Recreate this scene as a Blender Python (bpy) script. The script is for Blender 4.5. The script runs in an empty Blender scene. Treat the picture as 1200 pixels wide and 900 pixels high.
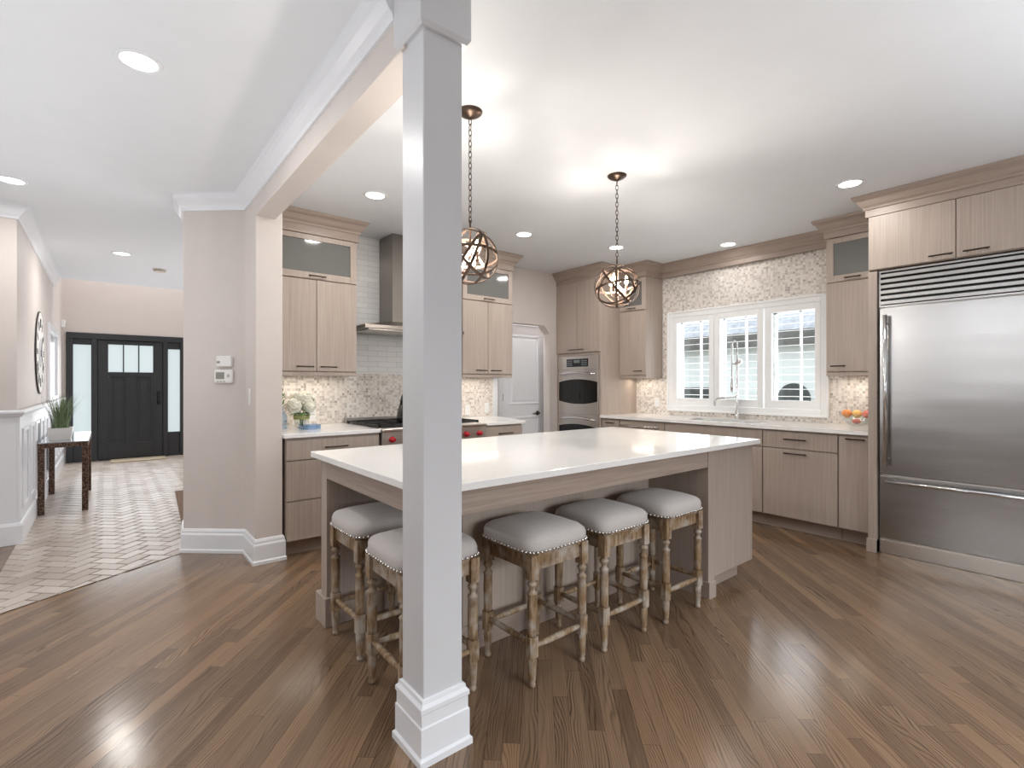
import bpy, bmesh, math, random
from mathutils import Vector, Matrix
random.seed(7)
S = bpy.context.scene
C = S.collection
PI = math.pi

# ------------------------------------------------------------------ camera, world, lights, exposure
CAM_H = 1.28
YAW = math.atan2(722, 585.6)                       # X axis of the room lies this far right of the view axis
cd = bpy.data.cameras.new('camera')
cam = bpy.data.objects.new('camera', cd); C.objects.link(cam)
cam.location = (0, 0, CAM_H)
cam.rotation_euler = Vector((math.cos(YAW), math.sin(YAW), 0)).to_track_quat('-Z', 'Y').to_euler()
cd.sensor_width = 36; cd.lens = 36*585.6/1200; cd.clip_start = 0.05; cd.clip_end = 200
cd.shift_y = 0.5/1200
S.camera = cam
S.view_settings.view_transform = 'Standard'; S.view_settings.look = 'None'
S.view_settings.gamma = 1; S.view_settings.use_curve_mapping = False
S.view_settings.exposure = 0.22
S.cycles.use_denoising = True
S.cycles.max_bounces = 8; S.cycles.diffuse_bounces = 5; S.cycles.glossy_bounces = 4; S.cycles.transmission_bounces = 6
S.cycles.sample_clamp_indirect = 6; S.cycles.caustics_reflective = False; S.cycles.caustics_refractive = False

W = bpy.data.worlds.new('sky'); S.world = W; W.use_nodes = True
wb = W.node_tree.nodes['Background']
wb.inputs[0].default_value = (0.86, 0.93, 1.0, 1); wb.inputs[1].default_value = 2.1

def area(name, loc, rot, sx, sy, power, col=(1, 1, 1), shape='RECTANGLE', spread=None):
    l = bpy.data.lights.new(name, 'AREA'); l.shape = shape; l.size = sx; l.size_y = sy
    l.energy = power; l.color = col
    if spread: l.spread = spread
    o = bpy.data.objects.new(name, l); C.objects.link(o); o.location = loc; o.rotation_euler = rot
    return o
area('fill_back', (1.8, -3.1, 1.7), (math.radians(52), 0, 0), 2.6, 1.1, 38, (0.93, 0.97, 1), spread=math.radians(80))  # unseen fill added behind the camera, tilted down for column foot and floor
area('fill_left_high', (-3.95, 1.9, 2.5), (math.radians(62), 0, -PI/2), 3.4, 0.12, 16, (0.95, 0.975, 1), spread=math.radians(120))  # added strip on the closed left wall, streaks the refrigerator steel
area('fill_left_low', (-3.95, 1.9, 1.52), (math.radians(85), 0, -PI/2), 4.4, 0.5, 20, (0.95, 0.97, 1))  # added fill on the closed left wall for base cabinets and refrigerator band
area('fill_ceiling', (2.2, -0.9, 1.2), (PI, 0, 0), 4.0, 1.8, 36, (0.92, 0.96, 1), spread=math.radians(120))  # unseen upward fill added to brighten the kitchen ceiling
area('fill_ceiling_hall_side', (-0.7, 2.4, 0.6), (PI, 0, 0), 1.6, 5.0, 26, (0.93, 0.965, 1), spread=math.radians(130))  # second unseen upward fill, added for the ceiling left of the beam
area('daylight_kitchen_window', (5.75, 2.63, 1.6), (PI/2, 0, PI/2), 1.9, 1.2, 24, (0.95, 0.98, 1))
area('daylight_entry', (0.3, 10.7, 1.15), (-PI/2, 0, 0), 1.4, 1.6, 15, (0.96, 0.98, 1))
area('fill_foyer_high', (0.6, 9.95, 4.9), (0, 0, 0), 1.6, 1.2, 44, (.93, 0.965, 1))  # invented source under the foyer ceiling, added to lift the hall
area('fill_hall_side', (2.36, 7.2, 1.2), (math.radians(112), 0, PI/2), 3.0, 1.6, 52, (0.96, 0.98, 1))  # invented source on the hidden hall wall, added to lift the hall

# ------------------------------------------------------------------ materials
def lin(r, g, b):
    f = lambda c: c/12.92 if c <= 0.04045 else ((c+0.055)/1.055)**2.4
    return (f(r/255), f(g/255), f(b/255), 1)
class NT:
    def __init__(s, name):
        s.m = bpy.data.materials.new(name); s.m.use_nodes = True
        s.t = s.m.node_tree; s.b = s.t.nodes['Principled BSDF']
    def n(s, typ, **kw):
        x = s.t.nodes.new(typ)
        for k, v in kw.items(): setattr(x, k, v)
        return x
    def l(s, a, b): s.t.links.new(a, b)
    def set(s, sock, v):
        if hasattr(v, 'links') or hasattr(v, 'is_output'): s.l(v, sock)
        else: sock.default_value = v
    def math(s, op, a, b=None, c=None):
        x = s.n('ShaderNodeMath', operation=op)
        s.set(x.inputs[0], a)
        if b is not None: s.set(x.inputs[1], b)
        if c is not None: s.set(x.inputs[2], c)
        return x.outputs[0]
    def pos(s):
        g = s.n('ShaderNodeNewGeometry'); return g.outputs['Position']
    def sep(s, v):
        x = s.n('ShaderNodeSeparateXYZ'); s.l(v, x.inputs[0]); return x.outputs
    def comb(s, x=0., y=0., z=0.):
        c = s.n('ShaderNodeCombineXYZ')
        for i, v in enumerate((x, y, z)): s.set(c.inputs[i], v)
        return c.outputs[0]
    def mapping(s, v, scale=(1, 1, 1), rot=(0, 0, 0), loc=(0, 0, 0)):
        m = s.n('ShaderNodeMapping'); s.l(v, m.inputs[0]); m.inputs['Scale'].default_value = scale
        m.inputs['Rotation'].default_value = rot; m.inputs['Location'].default_value = loc
        return m.outputs[0]
    def noise(s, v, scale=5, detail=3, rough=.5, dist=0):
        n = s.n('ShaderNodeTexNoise'); s.l(v, n.inputs['Vector']); n.inputs['Scale'].default_value = scale
        n.inputs['Detail'].default_value = detail; n.inputs['Roughness'].default_value = rough
        n.inputs['Distortion'].default_value = dist
        return n.outputs['Fac']
    def white(s, v):
        n = s.n('ShaderNodeTexWhiteNoise', noise_dimensions='3D'); s.l(v, n.inputs['Vector']); return n.outputs['Value']
    def ramp(s, f, stops, interp='LINEAR'):
        r = s.n('ShaderNodeValToRGB'); s.l(f, r.inputs[0]); r.color_ramp.interpolation = interp
        e = r.color_ramp.elements
        while len(e) < len(stops): e.new(0.5)
        for i, (p, c) in enumerate(stops): e[i].position = p; e[i].color = c
        return r.outputs[0]
    def mix(s, f, a, b, blend='MIX'):
        x = s.n('ShaderNodeMix', data_type='RGBA', blend_type=blend)
        s.set(x.inputs[0], f); s.set(x.inputs[6], a); s.set(x.inputs[7], b)
        return x.outputs[2]
    def bump(s, h, strength=.3, dist=.01):
        b = s.n('ShaderNodeBump'); s.l(h, b.inputs['Height']); b.inputs['Strength'].default_value = strength
        b.inputs['Distance'].default_value = dist; s.l(b.outputs[0], s.b.inputs['Normal'])
    def p(s, **kw):
        for k, v in kw.items(): s.set(s.b.inputs[k.replace('_', ' ')], v)
        return s

def plain(name, col, rough=.5, metal=0, spec=.5, var=.04, scale=6, **kw):
    t = NT(name)
    f = t.noise(t.pos(), scale, 3)
    d = tuple(c*(1-var) for c in col[:3])+(1,); u = tuple(min(1, c*(1+var)) for c in col[:3])+(1,)
    t.p(Base_Color=t.ramp(f, [(.3, d), (.7, u)]), Roughness=rough, Metallic=metal)
    t.b.inputs['Specular IOR Level'].default_value = spec
    for k, v in kw.items(): t.set(t.b.inputs[k.replace('_', ' ')], v)
    return t.m

M = {}
M['wall'] = plain('greige_paint', lin(212, 204, 199), .6, var=.012)
M['ceiling'] = plain('ceiling_paint', lin(230, 233, 237), .7, var=.01)
M['trim'] = plain('white_semi_gloss', lin(232, 234, 238), .32, var=.01)
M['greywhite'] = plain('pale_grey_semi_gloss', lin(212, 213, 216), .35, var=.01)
M['quartz'] = plain('white_quartz', lin(242, 241, 239), .09, var=.015, scale=30)
M['shutter'] = plain('white_shutter_paint', lin(242, 243, 243), .4, var=.01)
M['bronze'] = plain('dark_bronze', lin(92, 76, 66), .35, metal=.85, var=.15, scale=40)
M['handle'] = plain('dark_bronze_pull', lin(70, 58, 50), .35, metal=.8, var=.1, scale=40)
M['chrome'] = plain('chrome', lin(225, 225, 226), .1, metal=1, var=.02)
M['black'] = plain('black_enamel', lin(22, 22, 23), .25, var=.1)
M['blackglass'] = plain('black_oven_glass', lin(20, 20, 20), .06, var=.1)
M['iron'] = plain('cast_iron', lin(30, 29, 29), .55, var=.2, scale=60)
M['doorblack'] = plain('black_door_paint', lin(45, 47, 50), .38, var=.06, scale=14)
M['red'] = plain('red_knob', lin(170, 20, 34), .25, var=.05)
M['linen'] = None
M['pot'] = plain('white_ceramic', lin(232, 228, 224), .35, var=.02)
M['petal'] = plain('white_petals', lin(244, 242, 226), .6, var=.06, scale=60)
M['leaf'] = plain('leaf_green', lin(92, 128, 62), .5, var=.25, scale=30)
M['ribbon'] = plain('olive_ribbon', lin(150, 155, 95), .5, var=.05)
M['plastic'] = plain('white_plastic', lin(236, 235, 233), .4, var=.01)
M['lcd'] = plain('lcd_grey', lin(132, 134, 120), .3, var=.03)
M['greyglass'] = plain('grey_frosted_glass', lin(118, 118, 115), .07, var=.05, scale=2, Transmission_Weight=.15)
M['siding'] = None
M['shingle'] = plain('blue_grey_shingle', lin(166, 170, 175), .8, var=.2, scale=12)
M['eave'] = plain('dark_eave', lin(98, 98, 94), .7, var=.1)
M['darkwin'] = plain('dark_window', lin(70, 76, 76), .2, var=.1)
M['ground'] = plain('lawn_ground', lin(120, 126, 100), .9, var=.2)
M['orange'] = plain('orange_peel', lin(233, 150, 84), .45, var=.1, scale=30)
M['yellow'] = plain('yellow_skin', lin(240, 196, 120), .45, var=.1, scale=30)
M['pink'] = plain('pink_skin', lin(214, 120, 104), .45, var=.12, scale=30)
M['mat'] = plain('doormat_fibre', lin(178, 164, 140), .95, var=.15, scale=80)
M['clockmetal'] = plain('silvered_clock_face', lin(230, 228, 224), .75, metal=0, var=.12, scale=25)
M['clockdark'] = plain('dark_numerals', lin(60, 58, 58), .5, var=.1)
M['nail'] = plain('nailhead_nickel', lin(226, 224, 220), .22, metal=1, var=.05)

def glass(name, rough=0., col=(1, 1, 1, 1)):
    t = NT(name); t.p(Base_Color=col, Roughness=rough, Transmission_Weight=1.0, IOR=1.45)
    # thin clear panes: let light straight through, keep the surface reflection
    out = t.t.nodes['Material Output']; tr = t.n('ShaderNodeBsdfTransparent'); gl = t.n('ShaderNodeBsdfGlossy')
    gl.inputs['Roughness'].default_value = .02; lw = t.n('ShaderNodeLayerWeight'); lw.inputs['Blend'].default_value = .5; fac = t.math('ADD', t.math('MULTIPLY', t.math('POWER', lw.outputs['Facing'], 4.0), .5), .04)
    mx = t.n('ShaderNodeMixShader'); t.l(fac, mx.inputs[0]); t.l(tr.outputs[0], mx.inputs[1]); t.l(gl.outputs[0], mx.inputs[2])
    tr.inputs[0].default_value = col
    t.l(mx.outputs[0], out.inputs[0]); return t.m
M['blueglass'] = glass('pale_blue_glass', col=(.74, .84, .96, 1))
M['pane'] = glass('clear_window_glass')
M['clear'] = glass('clear_glass', col=(.93, .95, .95, 1))
def emit(name, col, st):
    t = NT(name); t.p(Base_Color=col, Emission_Color=col, Emission_Strength=st, Roughness=.5); return t.m
M['lens'] = emit('lit_downlight_lens', (1, .97, .92, 1), 6)
M['bulb'] = emit('lit_candle_bulb', (1, .82, .55, 1), 22)
M['frost'] = emit('daylit_frosted_glass', (.74, .86, .88, 1), .62); M['frost'].node_tree.nodes['Principled BSDF'].inputs['Base Color'].default_value = (.25, .27, .28, 1)
M['display'] = emit('oven_display', (.02, .05, .06, 1), .4)

def wood_taupe():
    t = NT('taupe_stained_wood'); P = t.pos()
    f1 = t.noise(t.mapping(P, (130, 130, 1.8)), 1, 3, .6)
    f2 = t.noise(t.mapping(P, (6, 6, .7)), 1, 2)
    f = t.math('ADD', t.math('MULTIPLY', f1, .7), t.math('MULTIPLY', f2, .3))
    t.p(Base_Color=t.ramp(f, [(.3, lin(158, 143, 133)), (.5, lin(172, 158, 147)), (.72, lin(183, 170, 160))]), Roughness=.42)
    return t.m
M['taupe'] = wood_taupe()
def wood_taupe_h():
    t = NT('taupe_stained_wood_cross'); P = t.pos()
    f1 = t.noise(t.mapping(P, (3, 3, 120)), 1, 4, .65)
    t.p(Base_Color=t.ramp(f1, [(.32, lin(150, 134, 123)), (.5, lin(163, 147, 136)), (.7, lin(173, 158, 147))]), Roughness=.42)
    return t.m
M['taupeh'] = wood_taupe_h()

def oak_weathered():
    t = NT('weathered_oak'); P = t.pos()
    f = t.noise(t.mapping(P, (60, 60, 9)), 1, 4, .7)
    g = t.noise(P, 14, 3)
    c = t.ramp(f, [(.3, lin(92, 68, 44)), (.5, lin(138, 112, 82)), (.72, lin(178, 160, 136))])
    c2 = t.mix(t.ramp(g, [(.44, (0, 0, 0, 1)), (.66, (.85, .85, .85, 1))]), c, lin(176, 168, 158))
    t.p(Base_Color=c2, Roughness=.6); t.bump(f, .25, .003); return t.m
M['oak'] = oak_weathered()
def linen():
    t = NT('grey_linen'); P = t.pos()
    f = t.noise(t.mapping(P, (420, 420, 420)), 1, 2)
    t.p(Base_Color=t.ramp(f, [(.3, lin(178, 172, 168)), (.7, lin(204, 198, 194))]), Roughness=.9); t.bump(f, .2, .001)
    t.b.inputs['Sheen Weight'].default_value = .2
    return t.m
M['linen'] = linen()
def steel(name, axis_scale, base=(205, 204, 203), rough=.26):
    t = NT(name); P = t.pos()
    f = t.noise(t.mapping(P, axis_scale), 1, 3, .6)
    w = t.noise(t.mapping(P, (1.2, .5, 3.0)), 1, 2)
    t.p(Base_Color=t.ramp(f, [(.3, lin(*[c-7 for c in base])), (.7, lin(*base))]), Metallic=1.0,
        Roughness=t.math('ADD', t.math('MULTIPLY', f, .08), rough-.04))
    t.bump(w, .35, .012); return t.m
M['steel'] = steel('brushed_stainless', (3, 2, 260), (172, 171, 170), .24)
M['hoodsteel'] = steel('dark_brushed_steel', (3, 200, 3), (150, 144, 138), .3)
M['panelsteel'] = steel('appliance_stainless', (3, 2, 260), (214, 208, 202), .3)

def mosaic(name, ua, va, size=.0235):
    t = NT(name); x = t.sep(t.pos())
    u = t.math('DIVIDE', x[ua], size); v = t.math('DIVIDE', x[va], size)
    fu = t.math('FLOOR', u); fv = t.math('FLOOR', v)
    # every second column is shifted, so the rows do not line up everywhere
    r = t.white(t.comb(fu, fv, 3.1)); r2 = t.white(t.comb(fu, fv, 9.7))
    gu = t.math('FRACT', u); gv = t.math('FRACT', v)
    e = t.math('MINIMUM', t.math('MINIMUM', gu, t.math('SUBTRACT', 1, gu)), t.math('MINIMUM', gv, t.math('SUBTRACT', 1, gv)))
    g = t.math('GREATER_THAN', e, .075)
    c = t.ramp(r, [(0, lin(230, 223, 216)), (.26, lin(216, 206, 197)), (.46, lin(200, 191, 183)), (.62, lin(234, 229, 224)), (.78, lin(188, 180, 175)), (.92, lin(168, 160, 154))], 'CONSTANT')
    c = t.mix(t.math('MULTIPLY', r2, .35), c, lin(226, 218, 208))
    c = t.mix(g, lin(222, 216, 210), c)
    t.p(Base_Color=c, Roughness=t.math('ADD', t.math('MULTIPLY', r2, .25), .18))
    t.bump(g, .4, .002); return t.m
M['mosaic_w'] = mosaic('marble_mosaic_window_wall', 1, 2)
M['mosaic_r'] = mosaic('marble_mosaic_range_wall', 0, 2)
def subway():
    t = NT('white_glazed_subway'); x = t.sep(t.pos())
    b = t.n('ShaderNodeTexBrick'); t.l(t.comb(x[0], x[2], 0.), b.inputs['Vector'])
    b.inputs['Color1'].default_value = lin(240, 239, 237); b.inputs['Color2'].default_value = lin(230, 229, 227); b.inputs['Mortar'].default_value = lin(205, 204, 203)
    b.inputs['Scale'].default_value = 1; b.inputs['Brick Width'].default_value = .2; b.inputs['Row Height'].default_value = .052
    b.inputs['Mortar Size'].default_value = .002
    t.p(Base_Color=b.outputs['Color'], Roughness=.12); t.bump(t.math('SUBTRACT', 1, b.outputs['Fac']), .4, .003); return t.m
M['subway'] = subway()
def floor_oak():
    t = NT('dark_stained_oak_strips'); a = math.radians(48)                             # strips run at 48 degrees
    P = t.mapping(t.pos(), rot=(0, 0, -a)); x = t.sep(P)
    w = .062; L = .95
    row = t.math('FLOOR', t.math('DIVIDE', x[1], w))
    off = t.math('MULTIPLY', t.white(t.comb(row, 1.7, 0.)), L*3)
    uu = t.math('DIVIDE', t.math('ADD', x[0], off), L); seg = t.math('FLOOR', uu)
    h = t.white(t.comb(row, seg, 5.3)); h2 = t.white(t.comb(row, seg, 8.9))
    sh = t.math('MULTIPLY', h2, 40)
    V = t.comb(t.math('ADD', t.math('MULTIPLY', x[0], 1.0), sh), t.math('ADD', x[1], sh), h)
    wob = t.noise(t.mapping(V, (1.3, 5.5, 1)), 1, 2, .5)
    ph = t.math('ADD', t.math('MULTIPLY', x[1], 560), t.math('MULTIPLY', wob, 105))
    wave = t.math('ADD', t.math('MULTIPLY', t.math('SINE', ph), .5), .5)
    patch = t.ramp(t.noise(t.mapping(V, (.9, 9, 1)), 1, 2), [(.38, (.15, .15, .15, 1)), (.62, (1, 1, 1, 1))])
    fine = t.noise(t.mapping(V, (4, 190, 1)), 1, 3, .6)
    tone = t.ramp(h, [(0, lin(104, 83, 65)), (.35, lin(118, 95, 75)), (.7, lin(130, 106, 84)), (1, lin(143, 115, 89))])
    g = t.math('MULTIPLY', t.math('POWER', wave, 3.0), patch)
    c = t.mix(t.math('MULTIPLY', g, .75), tone, lin(54, 39, 29))
    c = t.mix(t.ramp(fine, [(.45, (0, 0, 0, 1)), (.66, (.4, .4, .4, 1))]), c, lin(150, 122, 96))
    gv = t.math('FRACT', t.math('DIVIDE', x[1], w)); gu = t.math('FRACT', uu)
    ev = t.math('MINIMUM', gv, t.math('SUBTRACT', 1, gv)); eu = t.math('MULTIPLY', t.math('MINIMUM', gu, t.math('SUBTRACT', 1, gu)), L/w)
    seam = t.math('LESS_THAN', t.math('MINIMUM', ev, eu), .013)
    c = t.mix(t.math('MULTIPLY', seam, .7), c, lin(40, 28, 22))
    t.p(Base_Color=c, Roughness=t.math('ADD', t.math('MULTIPLY', fine, .1), .12))
    t.b.inputs['Specular IOR Level'].default_value = .5
    t.bump(t.math('SUBTRACT', fine, t.math('MULTIPLY', seam, 1.0)), .12, .002); return t.m
M['floor'] = floor_oak()
def brick_paver():
    t = NT('worn_brick_paver'); a = t.n('ShaderNodeAttribute', attribute_name='tone')
    f = t.noise(t.pos(), 40, 4, .6)
    c = t.ramp(a.outputs['Fac'], [(0, lin(172, 158, 146)), (.5, lin(188, 176, 166)), (1, lin(202, 192, 184))])
    c = t.mix(t.math('MULTIPLY', f, .3), c, lin(132, 118, 106))
    t.p(Base_Color=c, Roughness=t.math('ADD', t.math('MULTIPLY', f, .2), .24)); t.bump(f, .25, .004); return t.m
M['paver'] = brick_paver()
M['grout'] = plain('grey_grout', lin(120, 110, 102), .8)
def siding():
    t = NT('white_lap_siding'); x = t.sep(t.pos())
    f = t.math('FRACT', t.math('DIVIDE', x[2], .12)); g = t.math('GREATER_THAN', f, .06)
    t.p(Base_Color=t.mix(g, lin(198, 207, 207), lin(230, 236, 234)), Roughness=.6); t.bump(f, .3, .01); return t.m
M['siding'] = siding()
def hammered():
    t = NT('hammered_bronze'); v = t.n('ShaderNodeTexVoronoi'); t.l(t.pos(), v.inputs['Vector']); v.inputs['Scale'].default_value = 70
    c = t.ramp(v.outputs['Distance'], [(.1, lin(140, 110, 90)), (.6, lin(62, 46, 38))])
    t.p(Base_Color=c, Roughness=.4, Metallic=.6); t.bump(v.outputs['Distance'], .5, .006); return t.m
M['hammered'] = hammered()
M['tableglass'] = plain('smoked_glass_top', lin(196, 202, 208), .05, metal=.75, var=.03)

# ------------------------------------------------------------------ mesh helpers
class MB:
    def __init__(s): s.v = []; s.f = []; s.sm = []
    def add(s, vs, fs, smooth=False):
        k = len(s.v); s.v += [tuple(v) for v in vs]; s.f += [tuple(i+k for i in f) for f in fs]; s.sm += [smooth]*len(fs); return s
    def box(s, x0, x1, y0, y1, z0, z1):
        x0, x1 = min(x0, x1), max(x0, x1); y0, y1 = min(y0, y1), max(y0, y1); z0, z1 = min(z0, z1), max(z0, z1)
        return s.add([(x0, y0, z0), (x1, y0, z0), (x1, y1, z0), (x0, y1, z0), (x0, y0, z1), (x1, y0, z1), (x1, y1, z1), (x0, y1, z1)],
                     [(3, 2, 1, 0), (4, 5, 6, 7), (0, 1, 5, 4), (1, 2, 6, 5), (2, 3, 7, 6), (3, 0, 4, 7)])
    def prism(s, pts, z0, z1):                      # pts counter-clockwise seen from above
        n = len(pts)
        a = sum(pts[i][0]*pts[(i+1) % n][1]-pts[(i+1) % n][0]*pts[i][1] for i in range(n))
        if a < 0: pts = pts[::-1]
        vs = [(x, y, z0) for x, y in pts]+[(x, y, z1) for x, y in pts]
        return s.add(vs, [tuple(range(n))[::-1], tuple(range(n, 2*n))]+[(i, (i+1) % n, n+(i+1) % n, n+i) for i in range(n)])
    def extrude(s, pts3, d):                        # planar polygon pushed along vector d
        n = len(pts3); d = Vector(d); a = [Vector(p) for p in pts3]
        return s.add(a+[p+d for p in a], [tuple(range(n))[::-1], tuple(range(n, 2*n))]+[(i, (i+1) % n, n+(i+1) % n, n+i) for i in range(n)])
    def lathe(s, prof, c=(0, 0, 0), n=16, smooth=True, M4=None, cap=True):   # prof: (r, z)
        vs = []; c = Vector(c)
        for r, z in prof:
            for i in range(n):
                a = 2*PI*i/n; p = Vector((r*math.cos(a), r*math.sin(a), z)); vs.append((M4 @ p if M4 else p)+c)
        fs = []
        for j in range(len(prof)-1):
            for i in range(n): fs.append((j*n+i, j*n+(i+1) % n, (j+1)*n+(i+1) % n, (j+1)*n+i))
        if cap and prof[0][0] > 1e-6: fs.append(tuple(range(n))[::-1])
        if cap and prof[-1][0] > 1e-6: fs.append(tuple((len(prof)-1)*n+i for i in range(n)))
        return s.add(vs, fs, smooth)
    def tube(s, pts, r, n=8, closed=False, smooth=True, flat=None):
        P = [Vector(p) for p in pts]; m = len(P); vs = []
        up = Vector((0, 0, 1)); last = None
        for i in range(m):
            t = (P[(i+1) % m]-P[i-1]) if closed else (P[min(i+1, m-1)]-P[max(i-1, 0)])
            t.normalize()
            if last is None:
                u = t.cross(up)
                if u.length < .1: u = t.cross(Vector((1, 0, 0)))
            else: u = last-t*last.dot(t)
            u.normalize(); last = u; w = t.cross(u)
            ri = r[i] if isinstance(r, (list, tuple)) else r
            for k in range(n):
                a = 2*PI*k/n; vs.append(P[i]+u*math.cos(a)*ri+w*math.sin(a)*ri)
        fs = []
        for j in range(m if closed else m-1):
            for k in range(n): fs.append((j*n+k, j*n+(k+1) % n, ((j+1) % m)*n+(k+1) % n, ((j+1) % m)*n+k))
        if not closed: fs += [tuple(range(n))[::-1], tuple((m-1)*n+k for k in range(n))]
        return s.add(vs, fs, smooth)
    def sphere(s, c, r, n=12, m=8, sz=(1, 1, 1)):
        prof = [(max(1e-7, r*math.sin(PI*j/m)), -r*math.cos(PI*j/m)) for j in range(m+1)]
        vs = []
        for q, z in prof:
            for i in range(n): vs.append((c[0]+q*math.cos(2*PI*i/n)*sz[0], c[1]+q*math.sin(2*PI*i/n)*sz[1], c[2]+z*sz[2]))
        return s.add(vs, [(j*n+i, j*n+(i+1) % n, (j+1)*n+(i+1) % n, (j+1)*n+i) for j in range(m) for i in range(n)], True)
    def sweep(s, path, prof, side=1, closed=False):  # path of (x, y); prof of (out, z), open polyline closed to the wall
        P = [Vector(p) for p in path]; m = len(P); rows = []
        for i in range(m):
            ds = []
            if i > 0 or closed: ds.append((P[i]-P[i-1]).normalized())
            if i < m-1 or closed: ds.append((P[(i+1) % m]-P[i]).normalized())
            ns = [Vector((-d.y, d.x))*side for d in ds]
            mm = ns[0] if len(ns) == 1 else (ns[0]+ns[1])/(1+ns[0].dot(ns[1]))
            rows.append([(P[i].x+mm.x*o, P[i].y+mm.y*o, z) for o, z in prof])
        k = len(prof); vs = [v for r in rows for v in r]; fs = []
        for i in range(m if closed else m-1):
            j = (i+1) % m
            for q in range(k):
                q2 = (q+1) % k; f = (i*k+q, j*k+q, j*k+q2, i*k+q2); fs.append(f)
        if not closed: fs += [tuple(range(k)), tuple((m-1)*k+q for q in range(k))[::-1]]
        return s.add(vs, fs)
    def build(s, name, mat, parent=None, bevel=0, seg=2, recalc=True):
        off = Vector((0, 0, 0)); q = parent
        while q is not None: off += q.location; q = q.parent
        me = bpy.data.meshes.new(name); me.from_pydata([Vector(v)-off for v in s.v], [], s.f); me.materials.append(mat)
        me.polygons.foreach_set('use_smooth', s.sm)
        if recalc:
            bm = bmesh.new(); bm.from_mesh(me); bmesh.ops.recalc_face_normals(bm, faces=bm.faces); bm.to_mesh(me); bm.free()
        me.update()
        o = bpy.data.objects.new(name, me); C.objects.link(o); o.parent = parent
        if bevel:
            b = o.modifiers.new('bevel', 'BEVEL'); b.width = bevel; b.segments = seg; b.limit_method = 'ANGLE'; b.angle_limit = math.radians(40)
        return o
def tag(o, label=None, cat=None, group=None, kind=None):
    if label: o['label'] = label
    if cat: o['category'] = cat
    if group: o['group'] = group
    if kind: o['kind'] = kind
    return o
def thing(name, label, cat, loc, group=None):
    o = bpy.data.objects.new(name, None); C.objects.link(o); o.location = loc; o.empty_display_size = .05
    return tag(o, label, cat, group)
def structure(o, label=None, cat=None): return tag(o, label, cat, kind='structure')
def copy_tree(o, parent=None):
    c = o.copy(); C.objects.link(c); c.parent = parent
    for ch in [q for q in o.children]: copy_tree(ch, c)
    return c

# ------------------------------------------------------------------ room shell
CZ = 2.72                                            # ceiling height
XW, YR = 5.28, 4.72                                  # window wall, range wall
structure(MB().box(-4.2, 5.5, -3.4, 12, -.12, 0).build('floor', M['floor']), 'dark stained oak strip floor laid on the diagonal', 'floor')
structure(MB().box(-4.2, 5.5, -3.4, 9.1, CZ, CZ+.15).build('ceiling', M['ceiling']), 'flat white ceiling over kitchen and hall', 'ceiling')
# window wall with its opening
w = MB()
wy0, wy1, wz0, wz1 = 1.825, 3.43, 1.03, 2.075
w.box(XW, XW+.16, -3.4, wy0, 0, CZ).box(XW, XW+.16, wy1, 5.2, 0, CZ).box(XW, XW+.16, wy0, wy1, 0, wz0).box(XW, XW+.16, wy0, wy1, wz1, CZ)
structure(w.build('wall_right', M['wall']), 'greige kitchen wall holding the shuttered window', 'wall')
t_ = MB(); tx = XW-.008
t_.box(tx, XW, 1.26, wy0, .914, 2.56).box(tx, XW, wy1, 3.97, .914, 2.56).box(tx, XW, wy0, wy1, .914, wz0).box(tx, XW, wy0, wy1, wz1, 2.56)
structure(t_.build('wall_tile_window', M['mosaic_w']), 'marble mosaic tile around the shuttered kitchen window', 'wall tile')
# range wall with clipped-corner opening at its right end
ox0, ox1, oz = 3.60, 4.46, 2.035
w = MB().box(.5, ox0, YR, YR+.12, 0, CZ).box(ox1, XW, YR, YR+.12, 0, CZ)
w.extrude([(ox0, YR, CZ), (ox0, YR, oz-.10), (ox0+.10, YR, oz), (ox1-.10, YR, oz), (ox1, YR, oz-.10), (ox1, YR, CZ)], (0, .12, 0))
structure(w.build('wall_back', M['wall']), 'greige wall behind the range with a clipped-corner opening', 'wall')
structure(MB().box(1.0, 3.53, YR-.008, YR, .914, 1.384).build('wall_tile_range', M['mosaic_r']), 'marble mosaic backsplash behind the range and side counters', 'wall tile')
structure(MB().box(1.735, 2.862, YR-.010, YR, 1.384, CZ).build('wall_tile_hood', M['subway']), 'white glazed subway tile behind the range hood', 'wall tile')
structure(MB().sweep([(3.53, YR), (3.60, YR)], [(0, .914), (.014, .914), (.014, 2.03), (0, 2.03)], side=-1).build('trim_4', M['trim']), 'white casing strip beside the mosaic backsplash', 'trim')
# little lobby behind the opening
w = MB().box(3.3, 3.86, 4.97, 5.05, 0, CZ).box(4.60, XW, 4.97, 5.05, 0, CZ).box(3.86, 4.60, 4.97, 5.05, 2.045, CZ).box(3.3, 3.4, YR+.12, 4.97, 0, CZ)
structure(w.build('wall_lobby', M['wall']), 'pale wall around the white door behind the opening', 'wall')
# pillar and diagonal wall
PIL = [(.82, 3.9), (1.0, 3.9), (1.0, YR+.12), (.485, YR+.12), (.455, 4.55), (.82, 4.23)]
structure(MB().prism(PIL, 0, CZ).build('wall_pillar', M['wall'], bevel=.006), 'greige wall end with a diagonal side that carries the thermostat', 'wall')
# beam from wall end to column
structure(MB().box(.82, .955, 1.62, 3.9, 2.48, CZ).build('beam', M['wall'], bevel=.004), 'dropped beam running from wall end to white column', 'beam')
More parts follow.
